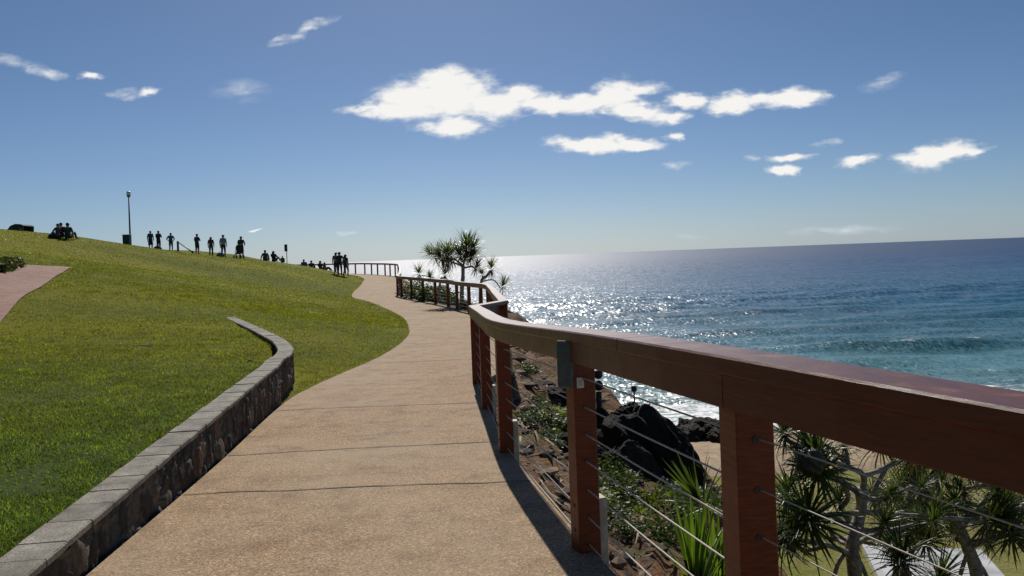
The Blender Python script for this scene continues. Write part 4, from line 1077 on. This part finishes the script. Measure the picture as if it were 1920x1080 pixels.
    for x in (-1, 1): fb.ball(hd + Vector((x * .083 * s, 0, 0)), .028 * s, seg=6, rings=4, sc=(.35, .7, 1.1))
    v0 = [tuple(v.co) for v in me.vertices]; f0 = [tuple(p.vertices) for p in me.polygons]; nb = len(v0); nf0 = len(f0)
    full = bpy.data.meshes.new('person'); full.from_pydata(v0 + fb.v, [], f0 + [tuple(nb + i for i in f) for f in fb.f])
    sleeve = .55; mats = [SK[0], cloth(shirt), cloth(pants), M['shoe']]
    for m_ in mats: full.materials.append(m_)
    mi = []
    for fi, p in enumerate(full.polygons):
        c = p.center; best = None
        if fi >= nf0: mi.append(0); continue
        for a, b in E:
            A0 = Vector(V[ix[a]]); B0 = Vector(V[ix[b]]); dd = B0 - A0; t = max(0, min(1, (c - A0).dot(dd) / dd.length_squared)); r_ = (c - A0 - dd * t).length
            if best is None or r_ < best[0]: best = (r_, a, b, t)
        _, a, b, t = best; ka = a[:2]
        if a in ('ne', 'hd') or (a == 'ch' and b == 'ne' and t > .7): m_ = 0
        elif a in ('pel', 'wa', 'ch') and b[:2] != 'hp': m_ = 1 if not (a == 'pel' and t < .3) else 2
        elif ka == 'sh': m_ = 1 if t < .75 else 0
        elif ka in ('el', 'wr'): m_ = 0
        elif a == 'pel' or ka == 'hp': m_ = 2 if (legs == 'long' or t < .85 or a == 'pel') else 0
        elif ka == 'kn': m_ = 2 if (legs == 'long' or t < .05) else 0
        else: m_ = 3
        mi.append(m_)
    full.polygons.foreach_set('material_index', np.array(mi, dtype=np.int32)); full.polygons.foreach_set('use_smooth', np.ones(len(mi), dtype=bool)); full.update()
    bpy.data.meshes.remove(me)
    o = link('person', full); o.location = loc; o.rotation_euler = (0, 0, rz); tag(o, label, 'person', group)
    # hair / hat child
    hb = MB(); hm = M['hair']
    if hair == 'short': hb.ball(hd + Vector((0, -.012 * s, .035 * s)), .105 * s, sc=(.92, 1.05, 1.0), seg=10, rings=7); nme = 'hair'
    elif hair == 'long':
        hb.ball(hd + Vector((0, -.015 * s, .03 * s)), .108 * s, sc=(.95, 1.05, 1.0)); nme = 'hair'
        hb.tube([hd + Vector((0, -.05, .02)), hd + Vector((0, -.09, -.10)), hd + Vector((0, -.09, -.24)), hd + Vector((0, -.08, -.34))], [.08, .095, .085, .03], 8)
    else:
        nme = 'hat'; hm = M['straw']; hb.ball(hd + Vector((0, 0, .055 * s)), .105 * s, sc=(1, 1.05, .85)); 
        hb.tube([hd + Vector((0, 0, .050 * s)), hd + Vector((0, 0, .062 * s))], [.150 * s if hair == 'hat' else .108 * s, .135 * s if hair == 'hat' else .106 * s], 14)
    hb.build(nme, hm, o, True, worldverts=False)
    if skirt:
        q = MB(); zt = .98 * s; 
        q.tube([(0, 0, zt + .05), (0, 0, zt - .2 * s), (0, 0, .48 * s)], [.14 * s, .19 * s, .22 * s], 12, caps=False); q.build('skirt', cloth(pants), o, True, worldverts=False)
    return o
def onlawn(px, d, py=500):
    x = at(px, py, d).x; return Vector((x, d, float(lawnz(np.array([x]), np.array([d]))[0])))
dk = (.018, .022, .024); navy = (.02, .026, .05); green = (.018, .035, .028); blue = (.06, .10, .20); grey = (.16, .19, .24)
person('person standing in a long dark green top, leftmost of the standing row on the crest', onlawn(284, 70), .15, 1.72, 'stand', (.035, .045, .038), (.014, .016, .022), 'down', 'short', 'shorts', skirt=True)
person('person in black leaning slightly, standing over a dark bag on the crest', onlawn(299, 70), -.2, 1.78, 'stand', (.015, .02, .018), dk, 'front', 'short', 'long')
person('person in a blue patterned shirt with hands on hips on the crest', onlawn(322, 69.5), 0, 1.70, 'stand', (.06, .085, .13), (.016, .018, .024), 'hips', 'short', 'shorts')
person('person with bare legs and bent elbow standing right of the sloping barrier', onlawn(371, 65), -.3, 1.72, 'stand', (.03, .035, .035), (.02, .02, .022), 'front', 'cap', 'shorts')
person('slim person with long dark hair standing alone in black on the crest', onlawn(397, 64), .1, 1.60, 'stand', (.016, .016, .016), (.014, .014, .015), 'down', 'long', 'long')
person('person in a pale grey blue shirt and dark shorts standing beside a round bag', onlawn(420, 60.5), 0, 1.74, 'stand', (.20, .23, .30), (.015, .017, .02), 'down', 'hat', 'shorts')
person('person in a dark green shirt standing behind a pram', onlawn(453.5, 60), .1, 1.72, 'stand', (.014, .032, .026), (.02, .025, .022), 'push', 'cap', 'shorts')
person('person in a blue top sitting on the crest and propping on one arm', onlawn(498, 62), .2, 1.70, 'sit', (.03, .05, .08), dk, 'prop', 'short', 'long')
person('person in black sitting on the crest with long dark hair', onlawn(514, 62), -.3, 1.68, 'sit', (.012, .012, .014), dk, 'front', 'long', 'long')
person('small child sitting on the grass left of the sign on a thin pole', onlawn(530, 63), .1, 1.05, 'sit', (.05, .06, .07), dk, 'front', 'short', 'long')
person('person in a blue shirt seen from behind beyond the crest, left of the hatted one', onlawn(570, 71), 0, 1.74, 'sit', (.05, .08, .20), dk, 'front', 'short', 'long')
person('person wearing a hat seen from behind beyond the crest', onlawn(584, 71), 0, 1.70, 'sit', (.04, .04, .07), dk, 'front', 'hat', 'long')
person('person with dark hair sitting beside another in black near the far railing', onlawn(601, 70), -.2, 1.76, 'sit', (.03, .05, .055), dk, 'front', 'long', 'long')
person('person in black sitting lowest near the far railing', onlawn(609, 69), -.9, 1.5, 'sit', (.014, .014, .016), dk, 'propR', 'short', 'long')
g3 = 'walkers where the footpath bends away'
person('person shading the eyes, left of three walkers where the footpath bends', onlawn(630, 60.5), .2, 1.66, 'stand', (.13, .10, .14), (.05, .045, .06), 'shade', 'short', 'shorts', g3)
person('person with a hat in dark clothes, middle of three walkers where the footpath bends', onlawn(637, 60), 0, 1.78, 'stand', (.014, .02, .035), (.014, .016, .02), 'hips', 'hat', 'long', g3)
person('person in a dark teal shirt stepping, right of three walkers where the footpath bends', onlawn(648, 60.3), -.5, 1.70, 'stand', (.018, .05, .06), (.05, .055, .055), 'step', 'long', 'shorts', g3)
person('person in a dark green shirt sitting with a straight arm on the upper lawn', onlawn(130, 45.5), .1, 1.80, 'sit', (.015, .045, .035), (.05, .06, .045), 'propR', 'short', 'long')
person('person with bare shoulders and a maroon top sitting on the upper lawn', onlawn(117, 45.8), .5, 1.62, 'sit', (.10, .02, .02), (.02, .03, .025), 'propR', 'short', 'shorts')
person('person wearing a hat sitting leftmost on the upper lawn with legs stretched out', onlawn(111, 45.2), .9, 1.55, 'sit', (.05, .05, .05), (.018, .022, .02), 'front', 'hat', 'long')

# belongings and furniture on the crest
def lump(name, loc, sc, mat, label, cat, strap=True):
    r = empty(name, loc); tag(r, label, cat); q = MB(); q.ball((0, 0, sc[2] * .8), 1, seg=14, rings=9, sc=sc)
    q.v = [(x, y, max(z, 0)) for x, y, z in q.v]; q.build('bag_body', mat, r, True, worldverts=False)
    if strap:
        q = MB(); q.tube([(-sc[0] * .5, 0, sc[2] * 1.5), (-sc[0] * .2, 0, sc[2] * 2.1), (sc[0] * .2, 0, sc[2] * 2.1), (sc[0] * .5, 0, sc[2] * 1.5)], .02, 6); q.build('strap', M['shoe'], r, True, worldverts=False)
lump('bag', onlawn(414, 59.5), (.30, .22, .20), cloth((.10, .12, .13)), 'round grey bag on the grass beside the person in a pale shirt', 'bag')
lump('bag', onlawn(296.5, 69), (.38, .25, .24), cloth((.014, .02, .018)), 'bulky dark bag on the grass at the feet of the leaning person', 'bag')
lump('beach_bag', onlawn(104, 44.9), (.34, .22, .16), cloth((.012, .02, .024)), 'flat dark bag lying left of the people sitting on the upper lawn', 'bag')
# pram
r = empty('pram', onlawn(448.5, 59.6), .6); tag(r, 'dark pram with a hood in front of the person in dark green', 'pram')
blk = M['shoe']
for x in (-.26, .26):
    for y, rd in ((-.32, .14), (.36, .13)):
        q = MB(); pts_ = [(x, y + rd * math.cos(a), rd + rd * math.sin(a)) for a in np.linspace(0, 2 * math.pi, 17)]
        q.tube(pts_, .025, 6); 
        for a in np.linspace(0, math.pi, 4)[:-1]: q.tube([(x, y + rd * math.cos(a), rd + rd * math.sin(a)), (x, y - rd * math.cos(a), rd - rd * math.sin(a))], .006, 4)
        q.build('wheel', blk, r, True, worldverts=False)
q = MB()
for x in (-.24, .24):
    q.tube([(x, .36, .13), (x, -.05, .62), (x, -.42, 1.02)], .018, 6); q.tube([(x, -.32, .14), (x, .1, .5)], .018, 6)
q.tube([(-.24, -.42, 1.02), (.24, -.42, 1.02)], .02, 6); q.build('frame', blk, r, True, worldverts=False)
q = MB(); q.box((0, .12, .42), (.42, .5, .08), rot=Matrix.Rotation(R(-12), 3, 'X'), bev=.03); q.box((0, -.14, .66), (.42, .08, .5), rot=Matrix.Rotation(R(20), 3, 'X'), bev=.03); q.build('seat', cloth((.02, .028, .03)), r, worldverts=False)
q = MB(); q.ball((0, -.05, .80), .30, sc=(.8, 1, .8)); q.build('hood', cloth((.015, .022, .024)), r, True, worldverts=False)
# street lamp with box
b0 = onlawn(246, 63); topz = at(241, 359, 63).z; hL = topz - b0.z
r = empty('street_lamp', b0); tag(r, 'tall slim lamp post with a round head on the crest', 'street lamp')
steel = plain('galvanised_steel', (.16, .17, .18), .45, .6); glass = plain('lamp_glass', (.55, .56, .55), .25)
q = MB(); q.tube([(0, 0, -.2), (0, 0, .5), (0, 0, hL - .45)], [.085, .075, .045], 10); q.build('pole', steel, r, True, worldverts=False)
q = MB(); q.tube([(0, 0, hL - .47), (0, 0, hL - .42), (0, 0, hL - .30)], [.06, .13, .15], 12); q.build('collar', steel, r, True, worldverts=False)
q = MB(); q.ball((0, 0, hL - .18), .17, sc=(1, 1, .85)); q.build('lamp_globe', glass, r, True, worldverts=False)
q = MB(); q.tube([(0, 0, hL - .06), (0, 0, hL - .02), (0, 0, hL + .03)], [.17, .12, .03], 12); q.build('lamp_cap', steel, r, True, worldverts=False)
r = empty('litter_bin', onlawn(240, 61.5)); tag(r, 'dark square litter bin on two thin legs beside the lamp post', 'litter bin')
q = MB(); q.box((0, 0, .62), (.50, .46, .76), bev=.03); q.build('bin_box', m_dark, r, worldverts=False)
q = MB(); q.box((0, 0, 1.02), (.56, .52, .05), bev=.015); q.build('lid', m_dark, r, worldverts=False)
for x in (-.14, .14):
    q = MB(); q.tube([(x, 0, -.1), (x, 0, .26)], .03, 8); q.build('leg', steel, r, worldverts=False)
# sloping barrier
p0 = onlawn(335, 68); p1 = onlawn(362, 66); r = empty('barrier', p0); tag(r, 'dark post with a sloping bar running down to the grass', 'barrier')
q = MB(); q.box((0, 0, .45), (.14, .14, 1.1), bev=.01); q.build('upright', m_dark, r, worldverts=False)
v = p1 - p0; q = MB(); q.tube([(0.02, 0, .93), (v.x * .5, v.y * .5, v.z * .5 + .55), (v.x, v.y, v.z + .18)], .045, 8); q.build('bar', m_dark, r, True, worldverts=False)
q = MB(); q.box((v.x, v.y, v.z + .08), (.14, .14, .36), bev=.01); q.build('stub_post', m_dark, r, worldverts=False)
# sign on a thin pole
b0 = onlawn(538.5, 64); ht = at(537, 458, 64).z - b0.z
r = empty('sign_post', b0); tag(r, 'narrow dark sign panel on a thin pole at the crest', 'sign')
q = MB(); q.tube([(0, 0, -.1), (0, 0, ht - .1)], .03, 8); q.build('pole', steel, r, True, worldverts=False)
q = MB(); q.box((-.04, -.045, ht - .29), (.24, .03, .56), bev=.006); q.build('sign_panel', m_dark, r, worldverts=False)
# beach tent
b0 = onlawn(39, 62); tz = at(38, 421, 62).z
r = empty('beach_tent', (b0.x, b0.y, b0.z), .1); tag(r, 'dark green pop up beach tent on top of the slope at far left', 'tent')
hh = max(.9, tz - b0.z); q = MB(); tent = cloth((.014, .035, .028))
prof_ = [(-.85, 0), (-.55, hh * .55), (-.25, hh * .88), (.1, hh), (.5, hh * .97), (.68, hh * .88), (.64, 0)]
vs = [(x, y, z) for y in (-.8, .8) for x, z in prof_]; n_ = len(prof_)
fs = [(i, i + 1, n_ + i + 1, n_ + i) for i in range(n_ - 2)] + [tuple(range(n_ - 1, -1, -1)), tuple(range(n_, 2 * n_))]
q.add(vs, fs); q.build('canopy', tent, r, worldverts=False)
q = MB()
for y in (-.81, .81): q.tube([(x, y, z) for x, z in prof_], .02, 6)
q.build('pole_frame', M['shoe'], r, True, worldverts=False)
q = MB(); q.add([(.3, -.815, .1), (.62, -.815, .1), (.62, -.815, hh * .7), (.36, -.815, hh * .7)], [(0, 1, 2, 3)]); q.build('window_panel', cloth((.10, .12, .13)), r, worldverts=False)

# ------------------------------------------------------------------ light, sky, clouds
SUN_EL, SUN_AZ = 40.0, -5.0
sd_ = Vector((math.sin(R(SUN_AZ)) * math.cos(R(SUN_EL)), math.cos(R(SUN_AZ)) * math.cos(R(SUN_EL)), math.sin(R(SUN_EL))))
L = bpy.data.lights.new('sun', 'SUN'); L.energy = 4.8; L.angle = R(.53); L.color = (1.0, .945, .86)
lo = bpy.data.objects.new('sun', L); COL.objects.link(lo); lo.rotation_mode = 'QUATERNION'; lo.rotation_quaternion = sd_.to_track_quat('Z', 'Y')
w = bpy.data.worlds.new('World'); scene.world = w; w.use_nodes = True; nt = w.node_tree; nt.nodes.clear()
N = nt.nodes.new; K = nt.links.new
out = N('ShaderNodeOutputWorld'); bg = N('ShaderNodeBackground'); sky = N('ShaderNodeTexSky'); sky.sky_type = 'NISHITA'
sky.sun_disc = False; sky.sun_elevation = R(SUN_EL); sky.sun_rotation = R(SUN_AZ); sky.altitude = 0; sky.air_density = .7; sky.dust_density = .3; sky.ozone_density = 8.0
SKY_S = .062
bg.inputs[1].default_value = SKY_S
tint = N('ShaderNodeMix'); tint.data_type = 'RGBA'; tint.blend_type = 'MULTIPLY'; tint.inputs[0].default_value = 1; tint.inputs[7].default_value = (1.06, 1.04, .975, 1)
K(sky.outputs[0], tint.inputs[6])
tc = N('ShaderNodeTexCoord'); sep = N('ShaderNodeSeparateXYZ'); K(tc.outputs['Generated'], sep.inputs[0])
def mth(op, a, b=0., clamp=False):
    x = N('ShaderNodeMath'); x.operation = op; x.use_clamp = clamp
    for i, q in enumerate((a, b)):
        if hasattr(q, 'links'): K(q, x.inputs[i])
        else: x.inputs[i].default_value = q
    return x.outputs[0]
dy = mth('MAXIMUM', sep.outputs[1], .02)
cu = mth('DIVIDE', sep.outputs[0], dy); cv = mth('DIVIDE', sep.outputs[2], dy)
# pale sea haze low over the horizon, stronger under the sun
hz = mth('MULTIPLY', mth('EXPONENT', mth('MULTIPLY', mth('MAXIMUM', sep.outputs[2], 0.), -19.0)), .62)
gl = mth('EXPONENT', mth('MULTIPLY', mth('POWER', mth('DIVIDE', mth('ADD', cu, .06), .38), 2.0), -1.0))
gl = mth('MULTIPLY', gl, infr := mth('GREATER_THAN', sep.outputs[1], .03))
hcol = N('ShaderNodeMix'); hcol.data_type = 'RGBA'; K(gl, hcol.inputs[0]); hcol.inputs[6].default_value = (.335 / SKY_S, .41 / SKY_S, .475 / SKY_S, 1); hcol.inputs[7].default_value = (.52 / SKY_S, .58 / SKY_S, .62 / SKY_S, 1)
hm_ = N('ShaderNodeMix'); hm_.data_type = 'RGBA'; K(hz, hm_.inputs[0]); K(tint.outputs[2], hm_.inputs[6]); K(hcol.outputs[2], hm_.inputs[7]); K(hm_.outputs[2], bg.inputs[0])
cmb = N('ShaderNodeCombineXYZ'); K(cu, cmb.inputs[0]); K(cv, cmb.inputs[1])
def wn(scale, det, rough, sc=(1, 1, 1), col=False, dist=0.):
    mp = N('ShaderNodeMapping'); mp.inputs['Scale'].default_value = sc; K(cmb.outputs[0], mp.inputs[0])
    x = N('ShaderNodeTexNoise'); x.inputs['Scale'].default_value = scale; x.inputs['Detail'].default_value = det; x.inputs['Roughness'].default_value = rough; x.inputs['Distortion'].default_value = dist
    K(mp.outputs[0], x.inputs[0]); return x.outputs['Color' if col else 'Fac']
def vm(op, a, b):
    x = N('ShaderNodeVectorMath'); x.operation = op
    for i, q in enumerate((a, b)):
        if hasattr(q, 'links'): K(q, x.inputs[i])
        else: x.inputs[i].default_value = q
    return x
wc = vm('MULTIPLY', vm('SUBTRACT', wn(22, 6, .6, (1, 1.6, 1), True), (.5, .5, .5)).outputs[0], (.055, .022, 0))
wp = vm('ADD', cmb.outputs[0], wc.outputs[0]).outputs[0]
def uv(px, py):
    a = (px - 960) / F; b = (480 - py) / F; return a * CR + b * SR, -a * SR + b * CR
# (px, py, radius x, radius y, tilt degrees (up to the right), weight)
BL = [(775, 190, 75, 42, 0, 1), (850, 180, 85, 48, 0, 1), (830, 150, 70, 22, 5, 1), (850, 238, 62, 20, 3, 1), (735, 208, 65, 22, -3, .9), (690, 204, 55, 9, 0, .7), (930, 195, 70, 30, 0, 1), (975, 180, 45, 22, 0, .9),
      (1030, 196, 75, 20, 0, 1), (1100, 192, 70, 20, 8, 1), (1155, 178, 50, 30, 12, 1), (1195, 168, 50, 16, 0, .8), (1185, 208, 65, 18, -10, .9), (1250, 222, 45, 13, 0, .7), (1290, 190, 52, 15, 6, 1), (1375, 194, 52, 20, 10, 1), (1430, 188, 45, 15, 0, .9), (1490, 184, 60, 19, 8, 1),
      (740, 165, 60, 10, 8, .55), (1120, 270, 88, 17, 0, 1), (1190, 272, 50, 12, 0, 1), (1070, 267, 55, 9, 0, .9), (1263, 257, 20, 8, 0, .8), (1270, 220, 26, 12, 0, .85),
      (1760, 290, 75, 22, 12, 1), (1720, 297, 60, 11, -3, .85), (1810, 284, 52, 9, 6, .8), (1610, 301, 38, 10, 12, .85), (1485, 296, 45, 8, 2, .85), (1464, 320, 40, 10, 2, 1),
      (545, 70, 42, 10, 22, .64), (585, 47, 42, 8, 18, .64), (40, 122, 80, 9, -16, .42), (95, 138, 36, 7, -8, .5), (174, 144, 22, 8, 0, .7), (235, 175, 34, 9, 0, .62), (280, 172, 22, 10, 14, .7), (455, 172, 52, 20, 0, .24), (1655, 157, 42, 12, 22, .30), (1265, 310, 30, 6, 0, .4), (1408, 300, 16, 5, 0, .4), (1550, 268, 26, 7, 8, .38),
      (482, 436, 16, 3, 0, .8), (650, 438, 18, 4, 0, .5), (1580, 432, 100, 8, 2, .26), (1300, 444, 30, 5, 0, .28)]
acc = None; acc2 = None
for px, py, rx, ry, an, wt in BL:
    u0, v0 = uv(px, py); mp = N('ShaderNodeMapping'); mp.vector_type = 'TEXTURE'
    mp.inputs['Location'].default_value = (u0, v0, 0); mp.inputs['Rotation'].default_value = (0, 0, R(an) - ROLL); mp.inputs['Scale'].default_value = (rx * 1.25 / F, ry * 1.3 / F, 1)
    K(wp, mp.inputs[0]); ln = vm('LENGTH', mp.outputs[0], (0, 0, 0)).outputs['Value']
    if wt > .64:
        q = mth('MULTIPLY', mth('SUBTRACT', 1.0, ln), 1.5 * wt)
        if acc is None: acc = q
        else:
            x = N('ShaderNodeMath'); x.operation = 'SMOOTH_MAX'; K(acc, x.inputs[0]); K(q, x.inputs[1]); x.inputs[2].default_value = .15; acc = x.outputs[0]
    else:
        q = mth('MULTIPLY', mth('MAXIMUM', mth('SUBTRACT', 1.0, ln), 0.), wt)
        acc2 = q if acc2 is None else mth('MAXIMUM', acc2, q)
fn = wn(40, 7, .55, (1, 2.4, 1), dist=.4)
dens = mth('ADD', acc, mth('MULTIPLY', mth('SUBTRACT', fn, .5), 1.25))
rmp = N('ShaderNodeValToRGB'); rmp.color_ramp.interpolation = 'EASE'; e = rmp.color_ramp.elements; e[0].position = .0; e[0].color = (0, 0, 0, 1); e[1].position = .92; e[1].color = (1, 1, 1, 1); K(dens, rmp.inputs[0])
infront = mth('GREATER_THAN', sep.outputs[1], .03)
wf = wn(30, 4, .5, (1, 2.6, 1), dist=.5)
rm2 = N('ShaderNodeMapRange'); rm2.interpolation_type = 'SMOOTHSTEP'; rm2.inputs[1].default_value = .28; rm2.inputs[2].default_value = .78; K(wf, rm2.inputs[0])
faint = mth('MULTIPLY', mth('MULTIPLY', acc2, 2.8), rm2.outputs[0], True)
fac = mth('MULTIPLY', mth('MAXIMUM', rmp.outputs[0], faint), infront)
cb = N('ShaderNodeBackground')
cr2 = N('ShaderNodeValToRGB'); cr2.color_ramp.elements[0].position = .3; cr2.color_ramp.elements[0].color = (.74, .79, .86, 1); cr2.color_ramp.elements[1].position = .75; cr2.color_ramp.elements[1].color = (1, .985, .96, 1); K(dens, cr2.inputs[0])
K(cr2.outputs[0], cb.inputs[0]); cb.inputs[1].default_value = .92
ms = N('ShaderNodeMixShader'); K(fac, ms.inputs[0]); K(bg.outputs[0], ms.inputs[1]); K(cb.outputs[0], ms.inputs[2]); K(ms.outputs[0], out.inputs[0])

# ------------------------------------------------------------------ camera, render
cam = bpy.data.cameras.new('camera'); co = bpy.data.objects.new('camera', cam); COL.objects.link(co); scene.camera = co
cam.sensor_width = 36; cam.lens = 36 * F / 1920; cam.shift_y = -60 / 1920; cam.clip_start = .05; cam.clip_end = 120000
co.matrix_world = Matrix.Rotation(R(90), 4, 'X') @ Matrix.Rotation(-ROLL, 4, 'Z')
vs_ = scene.view_settings; vs_.view_transform = 'Standard'; vs_.look = 'None'; vs_.gamma = 1; vs_.use_curve_mapping = False; vs_.exposure = 0.0
cy = scene.cycles; cy.use_denoising = True
try: cy.denoiser = 'OPENIMAGEDENOISE'; cy.denoising_prefilter = 'ACCURATE'
except Exception: pass
cy.max_bounces = 6; cy.diffuse_bounces = 3; cy.glossy_bounces = 3; cy.transmission_bounces = 4; cy.transparent_max_bounces = 4
cy.caustics_reflective = False; cy.caustics_refractive = False; cy.sample_clamp_indirect = 6
